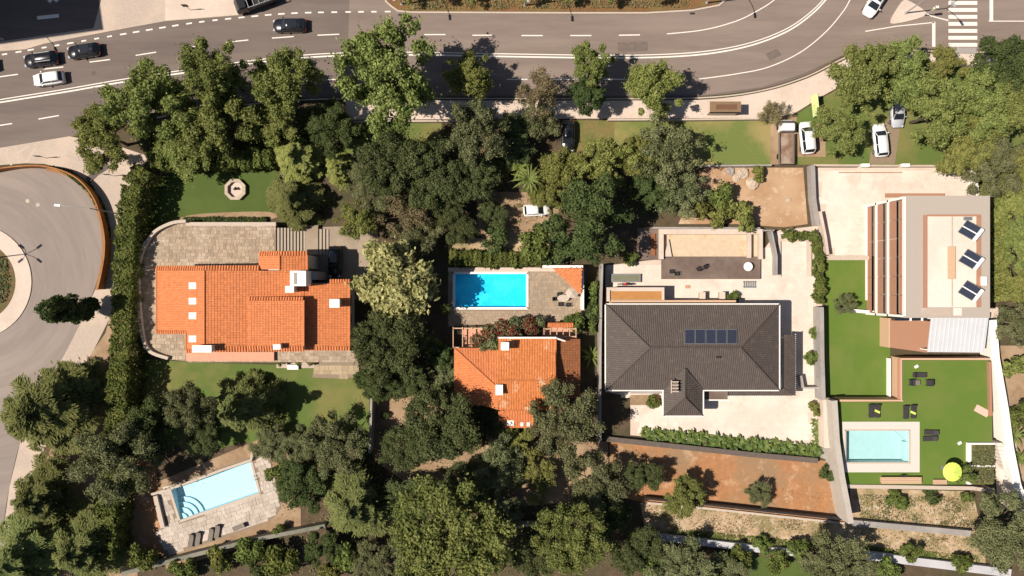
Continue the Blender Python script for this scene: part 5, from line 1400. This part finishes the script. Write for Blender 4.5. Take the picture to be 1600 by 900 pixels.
for s in (1, 2, 3): proto('plane', 5.0, 6.8, .75, 32000, .195, L_plane, s, 42, (.18, .32), base=3.2, skew=.24, fray=.25, sub=9, jit=.45)
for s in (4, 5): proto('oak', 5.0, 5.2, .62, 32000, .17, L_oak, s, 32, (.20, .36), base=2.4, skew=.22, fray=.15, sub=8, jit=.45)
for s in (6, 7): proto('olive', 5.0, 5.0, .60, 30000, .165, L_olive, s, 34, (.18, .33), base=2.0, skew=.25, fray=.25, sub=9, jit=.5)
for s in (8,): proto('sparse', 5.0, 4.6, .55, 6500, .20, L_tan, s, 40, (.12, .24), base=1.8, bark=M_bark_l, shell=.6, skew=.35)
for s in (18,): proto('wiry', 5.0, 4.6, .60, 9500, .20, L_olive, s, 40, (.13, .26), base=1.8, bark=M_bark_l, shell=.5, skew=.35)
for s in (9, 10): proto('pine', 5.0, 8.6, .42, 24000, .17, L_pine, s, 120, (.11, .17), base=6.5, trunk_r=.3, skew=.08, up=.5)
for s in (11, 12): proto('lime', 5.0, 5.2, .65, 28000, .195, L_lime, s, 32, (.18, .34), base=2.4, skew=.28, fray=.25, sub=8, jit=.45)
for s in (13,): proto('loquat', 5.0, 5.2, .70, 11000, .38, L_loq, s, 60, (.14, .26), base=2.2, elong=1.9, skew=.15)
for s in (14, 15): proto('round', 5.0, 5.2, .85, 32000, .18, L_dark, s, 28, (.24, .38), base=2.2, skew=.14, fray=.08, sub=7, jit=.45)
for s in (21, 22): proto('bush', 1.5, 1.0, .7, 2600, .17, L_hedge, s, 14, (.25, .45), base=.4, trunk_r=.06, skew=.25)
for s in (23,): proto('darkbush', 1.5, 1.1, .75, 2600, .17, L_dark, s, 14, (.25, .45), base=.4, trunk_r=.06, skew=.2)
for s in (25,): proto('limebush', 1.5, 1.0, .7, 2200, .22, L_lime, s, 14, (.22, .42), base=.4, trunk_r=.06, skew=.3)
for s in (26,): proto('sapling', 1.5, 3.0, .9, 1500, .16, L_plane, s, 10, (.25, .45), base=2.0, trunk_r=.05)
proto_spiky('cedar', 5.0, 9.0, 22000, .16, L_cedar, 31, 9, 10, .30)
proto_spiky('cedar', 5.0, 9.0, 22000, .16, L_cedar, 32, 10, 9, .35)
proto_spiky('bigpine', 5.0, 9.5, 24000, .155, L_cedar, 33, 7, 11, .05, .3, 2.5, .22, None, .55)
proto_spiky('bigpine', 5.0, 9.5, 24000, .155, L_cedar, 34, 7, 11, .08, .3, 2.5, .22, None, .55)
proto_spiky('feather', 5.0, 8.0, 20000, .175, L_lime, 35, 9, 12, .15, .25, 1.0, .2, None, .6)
# tall narrow magnolia
rng_ = np.random.default_rng(44); lob = []
for i in range(46):
    t = rng_.random(); rr = 2.4 * math.sin(math.pi * (.12 + .80 * t)) ** .8; a = rng_.uniform(0, 6.28)
    lob.append((rr * .7 * math.cos(a), rr * .7 * math.sin(a), 1.6 + 10.4 * t, .85, .95))
C_, N_, A_ = lobes_cloud(lob, 12000, rng_, .26)
PROTO['column'] = [(quad_mesh('crown', C_, N_, .28, A_, rng_, L_dark, 1.6), None, 2.4, 6.5)]
V_, F_ = limbs(1.6, 2.4, lob, rng_, .2, 10.5)
tm_ = bpy.data.meshes.new('trunk'); tm_.from_pydata([tuple(v) for v in V_], [], F_); tm_.materials.append(M_bark)
PROTO['column'] = [(PROTO['column'][0][0], tm_, 2.4, 6.5)]

tcount = 0
G5 = 'wood at the right edge'
def tree(kind, px, py, d, label, zs=1.0, group=None, name=None, cat=None, var=None, z0=0.0):
    """crown centred on the pixel; d = crown diameter in pixels (at the crown's height)"""
    global tcount
    pr = PROTO[kind]; me, tm, R0, zc = pr[(tcount if var is None else var) % len(pr)]
    tcount += 1
    sc = (d / 2 / S) * (1.0 if group == G5 else 1.05) / R0
    zz = z0 + zc * sc * zs
    p = W(px, py, zz); p.z = z0
    sc *= (1 - zz / H)
    bushy = 'bush' in kind
    nm = name or ('shrub' if bushy else {'plane': 'street_tree', 'oak': 'evergreen_tree', 'olive': 'olive_tree', 'sparse': 'sparse_tree', 'wiry': 'sparse_tree', 'pine': 'stone_pine', 'lime': 'garden_tree', 'loquat': 'loquat_tree', 'round': 'evergreen_tree', 'cedar': 'cedar_tree', 'bigpine': 'pine_tree', 'feather': 'feathery_tree', 'column': 'column_tree', 'sapling': 'young_tree'}[kind])
    root = empty(nm, p, label, cat or ('shrub' if bushy else 'tree'), group, rnd.uniform(0, 6.28))
    root.scale = (sc * rnd.uniform(.93, 1.07), sc * rnd.uniform(.93, 1.07), sc * zs)
    for n_, m_ in (('trunk', tm), ('crown', me)):
        o = bpy.data.objects.new(n_, m_); col.objects.link(o); o.parent = root
    return root

G1, G2, G3, G4, G5 = 'trees along the street', 'trees in the middle belt', 'trees of the south gardens', 'trees of the roadside strip', 'wood at the right edge'
for a in [
 ('plane', 232, 163, 125, 'bright street tree over the near lanes at the end of the long hedge', 1.05, G1),
 ('plane', 165, 214, 105, 'broad low street tree at the edge of the plaza', .8, G1),
 ('plane', 340, 112, 105, 'tall street tree reaching across the double line', 1.3, G1),
 ('plane', 335, 195, 125, 'wide street tree behind the top hedge of the red roofed house', .8, G1),
 ('plane', 443, 128, 105, 'street tree next to the one that reaches across the double line', 1.1, G1),
 ('plane', 425, 185, 90, 'low street tree tucked behind the hedge above the upper lawn', .7, G1),
 ('plane', 610, 118, 155, 'biggest bright green street tree, standing alone over the road', 1.1, G1),
 ('lime', 735, 122, 80, 'yellowish street tree with dark shade on the road', 1.1, G1),
 ('olive', 742, 212, 100, 'dense rounded olive green tree behind the sidewalk', 1.4, G1),
 ('sparse', 845, 145, 85, 'thin brownish tree with bare branches over the sidewalk', 1.2, G1),
 ('wiry', 842, 190, 72, 'thin grey green tree by the dark parked car', .9, G1),
 ('plane', 926, 102, 72, 'small open crowned street tree touching the double line', 1.3, G1),
 ('round', 920, 148, 62, 'dense narrow street tree between the open crowned tree and the sidewalk', 1.3, G1),
 ('lime', 1017, 140, 95, 'round pale green street tree beside the bus shelter', 1.0, G1),
 ('plane', 1345, 125, 108, 'dark green street tree over the silver parked car', 1.0, G1),
 ('plane', 1405, 112, 90, 'street tree beside the stop line', 1.0, G1),
 ('plane', 1308, 206, 78, 'round bright green tree between the two white parked vehicles', .8, G1),
 ('sparse', 1205, 175, 50, 'bare orange twigged tree over the flatbed truck', 1.0, G1),
 ('lime', 1470, 105, 75, 'pale tree near the zebra crossing', .8, G5),
 ('plane', 1462, 175, 110, 'bright green tree at the edge of the wood by the silver car', .9, G5),
 ('round', 1565, 105, 115, 'dark green tree of the wood nearest the scooter', .9, G5),
 ('plane', 1530, 165, 110, 'green tree of the wood behind the corner lawn', .9, G5),
 ('lime', 1500, 225, 105, 'yellow green tree of the wood above the block court corner', .9, G5),
 ('plane', 1590, 180, 110, 'green tree of the wood on the far side of the corner lawn', .9, G5),
 ('olive', 1548, 255, 100, 'dull green tree of the wood beside the white court wall', .9, G5),
 ('lime', 1598, 255, 95, 'yellow green tree of the wood behind the dull green one', .9, G5),
 ('lime', 1585, 320, 80, 'yellow green tree of the wood level with the roof vent', .8, G5),
 ('plane', 1592, 380, 75, 'green tree of the wood level with the middle solar heater', .8, G5),
 ('lime', 1594, 440, 70, 'yellow green tree of the wood level with the last solar heater', .7, G5),
 ('wiry', 1588, 505, 75, 'thin olive green tree beside the metal canopy', .7, G5),
 ('feather', 462, 245, 88, 'feathery yellow green tree above the spiky cedar', .9, G2),
 ('feather', 526, 262, 62, 'smaller feathery yellow green tree beside the dark clump', .9, G2),
 ('cedar', 456, 312, 95, 'spiky green cedar leaning over the stone steps', .9, G2),
 ('lime', 560, 346, 68, 'round yellow green tree at the top of the driveway', .9, G2),
 ('round', 520, 205, 85, 'dark tree in the shade behind the feathery tree', .7, G2),
 ('oak', 610, 250, 115, 'big dark evergreen in the middle belt above the brown thin tree', .9, G2),
 ('oak', 672, 265, 105, 'dark evergreen beside the dense rounded tree', .9, G2),
 ('oak', 735, 285, 90, 'dark evergreen at the edge of the bare drive soil', .9, G2),
 ('sparse', 640, 330, 95, 'brown thin tree with bare branches left of the drive soil', .9, G2),
 ('wiry', 655, 370, 75, 'grey thin tree above the pale leaved tree', .8, G2),
 ('oak', 712, 340, 75, 'small dark evergreen overhanging the drive soil', .8, G2),
 ('lime', 878, 268, 84, 'bright yellow green tree above the large dark evergreen', .9, G2),
 ('lime', 945, 255, 92, 'bright yellow green tree next to the wiry olive', .9, G2),
 ('wiry', 1040, 235, 115, 'broad wiry olive tree at the corner of the patchy lawn', .9, G2),
 ('wiry', 1062, 300, 85, 'wiry olive tree above the empty pool', .8, G2),
 ('round', 925, 350, 138, 'largest dark evergreen with a smooth billowing crown beside the side deck', .9, G2),
 ('loquat', 616, 437, 125, 'pale leaved tree with large cream green leaves beside the driveway', .9, G2),
 ('oak', 612, 530, 110, 'dark olive green tree right of the red roofed house', 1.0, G3),
 ('round', 598, 595, 78, 'dark tree at the corner of the lower lawn by the stone patio', .8, G3),
 ('lime', 672, 535, 40, 'small yellow leaved tree by the corner of the orange house', .9, G3),
 ('round', 688, 555, 50, 'small round dark tree left of the orange roof', .9, G3),
 ('oak', 700, 662, 130, 'broad dark tree below the orange roof', .9, G3),
 ('olive', 886, 655, 118, 'grey green tree overlapping the orange house and the boundary wall', 1.0, G3),
 ('oak', 638, 700, 75, 'dark tree above the shaded hollow', .8, G3),
 ('olive', 525, 695, 100, 'grey olive tree right of the tilted pool', .9, G3),
 ('olive', 478, 690, 60, 'small grey olive tree at the lower lawn edge', .9, G3),
 ('round', 475, 760, 85, 'dark round tree beside the tilted pool deck', .7, G3),
 ('bigpine', 552, 790, 118, 'large yellow green pine beside the mossy wall', .9, G3),
 ('pine', 705, 850, 205, 'largest stone pine with a wide dense crown', .8, G3),
 ('pine', 893, 842, 128, 'smaller stone pine with a rounded crown beside the shaded wall', .9, G3),
 ('wiry', 632, 850, 70, 'feathery grey tree beside the largest stone pine', .8, G3),
 ('round', 505, 858, 60, 'round dark tree just below the mossy wall', .7, G3),
 ('lime', 835, 742, 70, 'yellowish tree below the orange house', .8, G3),
 ('olive', 785, 725, 85, 'grey olive tree between the broad dark tree and the yellowish tree', .8, G3),
 ('olive', 925, 755, 95, 'green grey tree at the corner of the red soil lot', .8, G3),
 ('oak', 735, 760, 80, 'dark tree above the largest stone pine', .8, G3),
 ('oak', 985, 858, 85, 'dark tree left of the bluish white wall', .8, G3),
 ('olive', 1066, 884, 94, 'grey olive tree below the bluish white wall', .8, G3),
 ('lime', 800, 690, 60, 'small yellow green tree in the shade below the orange house', .6, G3),
 ('olive', 1300, 876, 108, 'olive green tree breaking the line of the bluish white wall', .8, G3),
 ('plane', 1070, 774, 64, 'small broad leaved tree on the dark fence of the red lot', .8, G3),
 ('olive', 1183, 770, 42, 'small grey green tree alone on the red soil lot', .8, G3),
 ('olive', 1562, 828, 118, 'large olive green tree at the end of the garden wall', .8, G3),
 ('column', 108, 483, 46, 'tall narrow dark magnolia leaning over the roundabout road', 1.15, G4),
 ('bigpine', 72, 640, 150, 'large pine spreading over the road below the magnolia', .95, G4),
 ('bigpine', 130, 600, 90, 'smaller pine beside the long hedge', .8, G4),
 ('olive', 182, 715, 122, 'big grey olive tree overhanging the long hedge', 1.1, G4),
 ('round', 245, 672, 95, 'bright edged dark tree between the grey olive and the lower lawn', .8, G3),
 ('olive', 303, 632, 80, 'grey tree at the lower lawn beside the second cedar', 1.3, G3),
 ('cedar', 372, 640, 112, 'spiky yellow green cedar casting a long shadow on the lower lawn', 1.35, G3),
 ('oak', 330, 670, 70, 'dark tree above the tilted pool', .8, G3),
 ('bigpine', 60, 775, 110, 'dark pine above the bottom corner beside the road', .9, G4),
 ('bigpine', 35, 870, 130, 'dark pine in the bottom corner', .9, G4),
 ('bigpine', 125, 855, 115, 'dark pine next to the lower end of the long hedge', .9, G4),
 ('olive', 580, 880, 70, 'grey tree at the bottom below the yellow green pine', .7, G3),
 ('oak', 640, 775, 90, 'dark tree in the hollow beside the yellow green pine', .7, G3),
 ('olive', 775, 800, 75, 'grey olive tree right of the largest stone pine', .6, G3),
 ('oak', 830, 870, 80, 'dark tree between the two stone pines', .6, G3),
 ('oak', 1000, 740, 60, 'dark tree casting shade on the corner of the red lot', .9, G3),
 ('round', 1010, 300, 70, 'dark tree behind the wiry olives', .7, G2),
 ('oak', 800, 225, 85, 'dark tree in the shade beside the dark parked car', .7, G2),
 ('lime', 1000, 245, 75, 'bright tree between the yellow green tree and the wiry olive', .8, G2),
 ('olive', 585, 290, 80, 'grey green tree below the dark evergreens', .7, G2),
 ('lime', 852, 306, 58, 'yellow green tree overhanging the small white car', .8, G2),
 ('oak', 768, 330, 46, 'small dark tree at the edge of the clearing by the small white car', .8, G2),
 ('lime', 785, 250, 60, 'yellow green tree left of the palms', .7, G2),
 ('olive', 705, 590, 60, 'grey tree at the left corner of the orange roof', .7, G3),
 ('oak', 760, 655, 70, 'dark tree touching the lower edge of the orange roof', .6, G3),
 ('oak', 640, 600, 80, 'dark tree above the bare soil of the orange house', .7, G3),
 ('olive', 425, 690, 60, 'small olive tree at the corner of the tilted pool soil', .7, G3),
 ('plane', 290, 230, 90, 'street tree spreading over the hedge corner', .7, G1),
 ('olive', 1130, 898, 66, 'grey tree at the edge of the south lawn', .7, G3),
 ('round', 950, 800, 70, 'dark tree in the shade beside the smaller stone pine', .7, G3)]:
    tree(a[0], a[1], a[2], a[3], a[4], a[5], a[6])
# shrubs
for a in [
 ('darkbush', 773, 371, 42, 'round dark shrub on the bare drive soil'), ('bush', 838, 382, 60, 'untidy shrub above the blue pool hedge'), ('darkbush', 868, 395, 45, 'dark shrub at the foot of the large dark evergreen'),
 ('limebush', 1090, 325, 45, 'leafy pale shrub above the empty pool, left of a row of three'), ('limebush', 1125, 335, 45, 'leafy pale shrub above the empty pool, middle of a row of three'), ('limebush', 1160, 342, 45, 'leafy pale shrub above the empty pool, right of a row of three'), ('bush', 1130, 308, 45, 'green shrub behind the row of three pale shrubs'),
 ('limebush', 1185, 271, 24, 'yellow shrub between the boulders of the orange yard'), ('darkbush', 601, 649, 14, 'tiny dark shrub on the bare soil beside the divider wall'), ('olive', 1320, 477, 32, 'clipped grey ball shrub on the wall between the turf lawns'),
 ('darkbush', 1298, 738, 30, 'round green shrub at the corner of the red soil lot'), ('bush', 1394, 776, 28, 'first shrub of the dry bank, by the stepped wall side'), ('bush', 1410, 784, 24, 'low shrub touching the first shrub of the dry bank'), ('darkbush', 1456, 775, 26, 'middle round shrub of the dry bank'), ('bush', 1510, 778, 20, 'small shrub of the dry bank near the large olive green tree'),
 ('bush', 985, 405, 24, 'green shrub beside the side deck'), ('bush', 1143, 463, 22, 'green shrub beside the pale gate pillar'), ('bush', 1020, 628, 24, 'flowering shrub in the bed before the dark roofed house'),
 ('bush', 695, 480, 22, 'narrow shrub beside the blue pool'), ('darkbush', 929, 490, 34, 'dark round shrub against the tall boundary wall'), ('bush', 895, 500, 36, 'green shrub above the timber pergola'), ('bush', 440, 735, 45, 'white flowered shrub beside the pump shed'), ('bush', 440, 828, 26, 'dark shrub on the soil below the tilted pool deck'),
 ('limebush', 436, 562, 24, 'lime green shrub left of the white bench'), ('limebush', 488, 560, 22, 'lime green shrub right of the white bench'), ('bush', 462, 555, 30, 'green shrub behind the white bench'), ('bush', 395, 862, 50, 'green shrub below the mossy wall, left of the round dark tree'), ('limebush', 345, 875, 40, 'yellow shrub below the mossy wall'), ('bush', 445, 880, 60, 'large shrub at the bottom below the mossy wall'), ('bush', 290, 888, 44, 'shrub below the mossy wall near its lower end'), ('darkbush', 410, 885, 40, 'dark shrub below the mossy wall beside the large one'), ('bush', 545, 870, 50, 'shrub under the yellow green pine'), ('limebush', 520, 893, 34, 'yellow shrub at the bottom beside the round dark tree'), ('bush', 1155, 868, 40, 'pale shrub just below the bluish white wall, south lawn side'), ('bush', 1210, 876, 40, 'shrub just below the bluish white wall, towards the olive tree'), ('bush', 1385, 890, 40, 'shrub below the continuing bluish white wall'), ('bush', 1010, 880, 44, 'shrub below the start of the bluish white wall'),
 ('bush', 225, 870, 50, 'pale shrub at the end of the mossy wall'),
 ('limebush', 1580, 572, 40, 'yellow green shrub right of the white boundary wall, level with the turf corner'), ('bush', 1592, 650, 45, 'green shrub right of the white boundary wall, level with the pink towel'), ('bush', 1245, 812 + 40, 40, 'low shrub on the dry strip above the wall'), ('bush', 1422, 862, 34, 'low shrub on the dry strip past the olive green tree'), ('bush', 1500, 875, 34, 'low shrub at the end of the dry strip'), ('bush', 1190, 850, 30, 'weedy shrub on the dry strip near the red lot'),
 ('bush', 1270, 560, 26, 'green shrub in the side bed by the alley wall, lower one'), ('bush', 1273, 520, 20, 'green shrub in the side bed by the alley wall, upper one'), ('limebush', 1272, 640, 22, 'leafy shrub at the corner of the white court'), ('bush', 1503, 740, 34, 'grey tufted shrub between the lime parasol and the lower bed')]:
    z_ = PZ if (1316 < a[1] < 1550 and 560 < a[2] < 757) else 0.0
    tree(a[0], a[1], a[2], a[3], a[4], 1.0, None, "shrub", "shrub", None, z_)
for i, (x, lb) in enumerate([(640, 'first'), (690, 'second'), (738, 'third'), (830, 'fourth'), (890, 'fifth'), (955, 'sixth'), (1033, 'seventh')]):
    tree('sapling', x, -6, 24, lb + ' young tree along the planted median from the side street', 1.0, 'young trees in the median')

# hedges: clipped leafy walls along a line
def hedge(label, pts, w, h, n, material=None, size=.2, seed=1, z0=0.0, name='hedge', mix=None, wob=.18):
    rng = np.random.default_rng(seed)
    P = np.array([[*W(x, y, z0 + h)[:2]] for x, y in pts])
    seg = np.linalg.norm(np.diff(P, axis=0), axis=1); cum = np.concatenate([[0], np.cumsum(seg)])
    t = rng.random(n) * cum[-1]; k = np.clip(np.searchsorted(cum, t) - 1, 0, len(seg) - 1)
    f = ((t - cum[k]) / seg[k])[:, None]
    c = P[k] * (1 - f) + P[k + 1] * f
    d = (P[k + 1] - P[k]) / seg[k][:, None]; nn = np.stack([-d[:, 1], d[:, 0]], 1)
    side = rng.random(n)
    per = 2 * h + w; s = rng.random(n) * per
    off = np.where(s < h, -w / 2, np.where(s < h + w, s - h - w / 2, w / 2))
    z = np.where(s < h, s, np.where(s < h + w, h, per - s))
    bump = wob * (np.sin(t * 1.7 + off * 2) + np.sin(t * 3.9 + 1.3 + z * 2.2) + .6 * np.sin(t * 9.1))
    Nn = np.where((s < h)[:, None], np.concatenate([-nn, np.zeros((n, 1))], 1), np.where((s < h + w)[:, None], np.array([[0, 0, 1.0]]), np.concatenate([nn, np.zeros((n, 1))], 1)))
    depth = rng.random(n) ** 2 * .35
    C = np.concatenate([c + nn * off[:, None], (z0 + z)[:, None]], 1) + Nn * (bump - depth + .07 * rng.normal(size=n))[:, None]
    C[:, 2] = np.maximum(C[:, 2], z0 + .03)
    o0 = Vector((*P[0], z0))
    root = empty(name, o0, label, 'hedge')
    A = .5 + .25 * rng.normal(size=n) + .2 * np.sin(t * 2.3)
    me = quad_mesh('foliage', C - np.array(o0), Nn + rng.normal(size=(n, 3)) * .6, size, A, rng, material or L_hedge)
    o = bpy.data.objects.new('foliage', me); col.objects.link(o); o.parent = root
    stem = MB()
    for q in range(0, len(pts)):
        b = W(*pts[q], z0 + h); stem.box((b.x, b.y, z0 + h * .4), (.12, .12, h * .8))
    stem.build('stem', M_bark, root)
    return root
hedge('long tall clipped hedge between the roadside strip and the red roofed house', [(222, 262), (205, 290), (197, 340), (193, 400), (190, 460), (188, 520), (184, 580), (180, 650), (172, 720), (165, 800), (160, 880)], 2.6, 4.6, 52000, size=.21, seed=51)
hedge('tall hedge along the top of the upper lawn', [(235, 250), (300, 250), (370, 248), (425, 246)], 2.2, 3.2, 17000, size=.21, seed=52)
hedge('low dark flower hedge along the terrace edge', [(286, 344.5), (350, 344), (415, 344)], .8, .7, 6000, L_dark, .14, 53, wob=.05)
hedge('leafy hedge behind the blue pool', [(702, 402), (760, 405), (820, 404), (860, 402)], 1.9, 1.6, 12000, L_hedge, .18, 54)
hedge('young hedge along the sand coloured court beside the small turf lawn', [(1226, 366), (1278, 370), (1282, 410), (1284, 474)], .9, 1.5, 9000, L_hedge, .2, 55, wob=.2)
hedge('ivy hedge along the tall boundary wall', [(928, 440), (929, 480), (927, 520)], .7, 1.8, 4000, L_hedge, .18, 57)
hedge('overgrown bank of shrubs at the right edge behind the modern block', [(1566, 240), (1560, 320), (1562, 400), (1568, 470)], 2.6, 2.5, 18000, L_lime, .22, 58, wob=.3)
# bougainvillea on the wall
rng_ = np.random.default_rng(61)
bg = empty('bougainvillea', W(805, 515, 0), 'sprawling red flowered bougainvillea between the blue pool and the orange roof', 'plant')
lob = []
for x, y, z, r_ in [(745, 532, 2.2, 1.0), (765, 520, 2.6, 1.2), (785, 512, 2.6, 1.2), (805, 507, 2.5, 1.1), (825, 506, 2.3, 1.0), (843, 504, 2.0, .8), (770, 538, 3.2, 1.0), (755, 545, 3.0, .8), (800, 518, 2.9, 1.1), (830, 514, 2.6, .9)]:
    q = W(x, y, z); b0 = bg.location
    lob.append((q.x - b0.x, q.y - b0.y, z, r_, .7))
C_, N_, A_ = lobes_cloud(lob, 6500, rng_, .2, .7, .5)
o = bpy.data.objects.new('foliage', quad_mesh('foliage', C_, N_, .2, A_, rng_, L_olive)); col.objects.link(o); o.parent = bg
fl = [l for l in lob for _ in range(1)]
C_, N_, A_ = lobes_cloud([(l[0], l[1], l[2] + .1, l[3] * 1.02, l[4]) for l in (lob[0], lob[1], lob[2], lob[4], lob[8], lob[9])], 2200, rng_, .2, .7, .3)
o = bpy.data.objects.new('blossom', quad_mesh('blossom', C_, N_, .17, A_, rng_, L_red)); col.objects.link(o); o.parent = bg
mb = MB()
for l in lob: mb.tube([(bg.location.x + l[0] * .9, bg.location.y + l[1] * .9, 0), (bg.location.x + l[0], bg.location.y + l[1], l[2])], [.06, .03], 5)
mb.build('stem', M_bark, bg)

# rosette plants: palms, agaves, big-leaved border plants
def rosette(mb_list, c, n, L, wd, lift, droop, rng, segs=4, z0=0.0):
    for k in range(n):
        a = 2 * math.pi * k / n + rng.uniform(-.25, .25); l = L * rng.uniform(.75, 1.15); up = lift * rng.uniform(.7, 1.3)
        V, F = [], []
        for s in range(segs + 1):
            t = s / segs
            x = l * t; z = z0 + up * math.sin(t * 1.9) * l - droop * t * t * l
            w_ = wd * math.sin(math.pi * min(1, .15 + .85 * t)) * .5 + .005
            for sd, dz in ((-1, .06 * l), (0, 0), (1, .06 * l)):
                y = sd * w_
                V.append(Vector((c[0] + x * math.cos(a) - y * math.sin(a), c[1] + x * math.sin(a) + y * math.cos(a), z + abs(sd) * dz * .5)))
        for s in range(segs):
            for j in (0, 1): F.append((s * 3 + j, (s + 1) * 3 + j, (s + 1) * 3 + j + 1, s * 3 + j + 1))
        mb_list.append((V, F))
def plant(name, label, px, py, n, L, wd, lift, droop, material, trunk=0.0, cat='plant', group=None, z0=0.0, each=True):
    rng = random.Random(int(px * 7 + py)); b = W(px, py, z0 + trunk); b = Vector((b.x, b.y, z0))
    root = empty(name, b, label, cat, group)
    ls = []; rosette(ls, (b.x, b.y), n, L, wd, lift, droop, rng, z0=z0 + trunk)
    for V, F in ls: mk('leaf', V, F, material, root)
    if trunk: mk('trunk', *tubeVF([(b.x, b.y, z0), (b.x, b.y, z0 + trunk)], [.22, .16], 8), M_bark, root)
    return root
M_agave = mat('agave_leaf', (.10, .13, .055), (.075, .10, .04), 3, .6); M_palm = mat('palm_leaf', (.14, .165, .035), (.10, .13, .028), 3, .6); M_big2 = mat('big_leaf_dark', (.05, .085, .02), (.08, .115, .025), 2.5, .5); M_big = mat('big_leaf', (.085, .13, .026), (.13, .155, .035), 2.5, .5)
plant('palm_tree', 'palm with long yellow green fronds above the small white car', 826, 280, 24, 2.3, .32, .45, .6, M_palm, 4.0, 'palm')
plant('palm_tree', 'smaller palm beside the bright yellow green tree', 812, 262, 20, 2.0, .3, .4, .5, M_palm, 2.6, 'palm')
plant('agave', 'spiky agave with pale leaves beside the boundary wall', 924, 556, 14, 2.1, .25, .5, .3, M_palm, .0)
plant('agave', 'small agave on the bare soil under the orange house', 822, 690, 14, 1.2, .2, .5, .2, M_agave)
for i, (x, y) in enumerate(((1585, 680), (1592, 715), (1578, 655))):
    plant('yucca', ('yucca', 'broad yucca', 'small yucca')[i] + ' with tan leaf tips right of the white boundary wall', x, y, 14, 1.6, .25, .4, .2, M_palm, .4)
for i in range(30):
    t = i / 29; x = 1008 + 266 * t; y = 676 + 28 * t + (3 if i % 2 else -2)
    plant('border_plant', 'large leaved plant of the border along the dark retaining wall', x, y + rnd.uniform(-2, 2), 11 + i % 3, 1.0 + .25 * rnd.random(), .42, .55 + .2 * rnd.random(), .4, (M_big, M_big2)[i % 2], group='large leaved plants above the retaining wall')
for i in range(6):
    plant('border_plant', 'large leaved plant climbing the corner of the white court', 1273 + (i % 2) * 5, 660 + i * 8, 8, .8, .3, .5, .35, M_big, group='large leaved plants at the court corner')

# weeds and tufts
def tufts(name, label, poly, n, size, material, seed, z0=0.0, hgt=.25):
    rng = np.random.default_rng(seed); P = [W(x, y, z0) for x, y in poly]
    xs = [p.x for p in P]; ys = [p.y for p in P]; pts = []
    cl = [(rng.uniform(min(xs), max(xs)), rng.uniform(min(ys), max(ys)), rng.uniform(.3, 1.1)) for _ in range(max(6, n // 60))]
    while len(pts) < n:
        c = cl[rng.integers(len(cl))]; q = (c[0] + rng.normal() * c[2], c[1] + rng.normal() * c[2] * .6)
        if inside(q, P): pts.append((q[0], q[1], z0 + rng.uniform(.03, hgt)))
        else:
            q = (rng.uniform(min(xs), max(xs)), rng.uniform(min(ys), max(ys)))
            if inside(q, P): pts.append((q[0], q[1], z0 + rng.uniform(.03, hgt)))
    C = np.array(pts); N = rng.normal(size=(n, 3)) * .6 + np.array([0, 0, .8])
    me = quad_mesh(name, C, N, size, .5 + .3 * rng.normal(size=n), rng, material)
    o = bpy.data.objects.new(name, me); col.objects.link(o)
    return setp(o, label, 'weeds', kind='stuff')
tufts('dry_weeds', 'dry weeds scattered over the dry strip', [(1000, 788), (1180, 804), (1330, 820), (1530, 842), (1530, 875), (1250, 858), (1010, 834)], 3500, .13, L_tan, 71)
tufts('green_weeds', 'green weeds along the foot of the dry strip', [(1050, 826), (1250, 845), (1530, 868), (1530, 878), (1250, 858), (1040, 836)], 3500, .22, L_hedge, 72)
tufts('bank_weeds', 'weeds on the dry bank under the pool terrace', [(1340, 772), (1520, 776), (1525, 830), (1345, 818)], 3000, .14, L_olive, 73)
tufts('lot_weeds', 'sparse weeds on the red soil lot', [(960, 740), (1300, 770), (1310, 808), (1010, 782)], 500, .08, L_tan, 74)
tufts('bed_tufts', 'tufted grass in the white framed beds', [(1519, 696), (1552, 696), (1552, 755), (1519, 755)], 1600, .2, L_olive, 75, PZ + .25)
tufts('median_flowers', 'low plants in the planted median', [(625, 1), (1080, 1), (1080, 12), (640, 15)], 2200, .16, L_tan, 76, .1)
tufts('island_plants', 'low plants in the roundabout island bed', [(-60, 385), (10, 405), (18, 440), (10, 470), (-60, 495)], 2500, .2, L_olive, 77, .14)
tufts('wall_planting', 'dark planting strip outside the rust wall', [(75, 258), (110, 266), (145, 290), (166, 325), (174, 365), (172, 400), (160, 445), (164, 400), (166, 370), (158, 335), (140, 302), (105, 272)], 3500, .2, L_dark, 78, 0, .4)
tufts('undergrowth', 'leaf litter and undergrowth under the middle trees', [(560, 200), (870, 200), (1000, 300), (990, 350), (860, 340), (700, 390), (590, 360)], 5000, .16, L_tan, 79)
tufts('undergrowth', 'leaf litter and undergrowth under the south trees', [(440, 720), (590, 640), (660, 720), (940, 720), (1000, 900), (440, 900)], 5000, .16, L_tan, 80)
tufts('verge_undergrowth', 'undergrowth below the street trees', [(215, 200), (540, 160), (540, 250), (230, 250)], 6000, .22, L_hedge, 81)
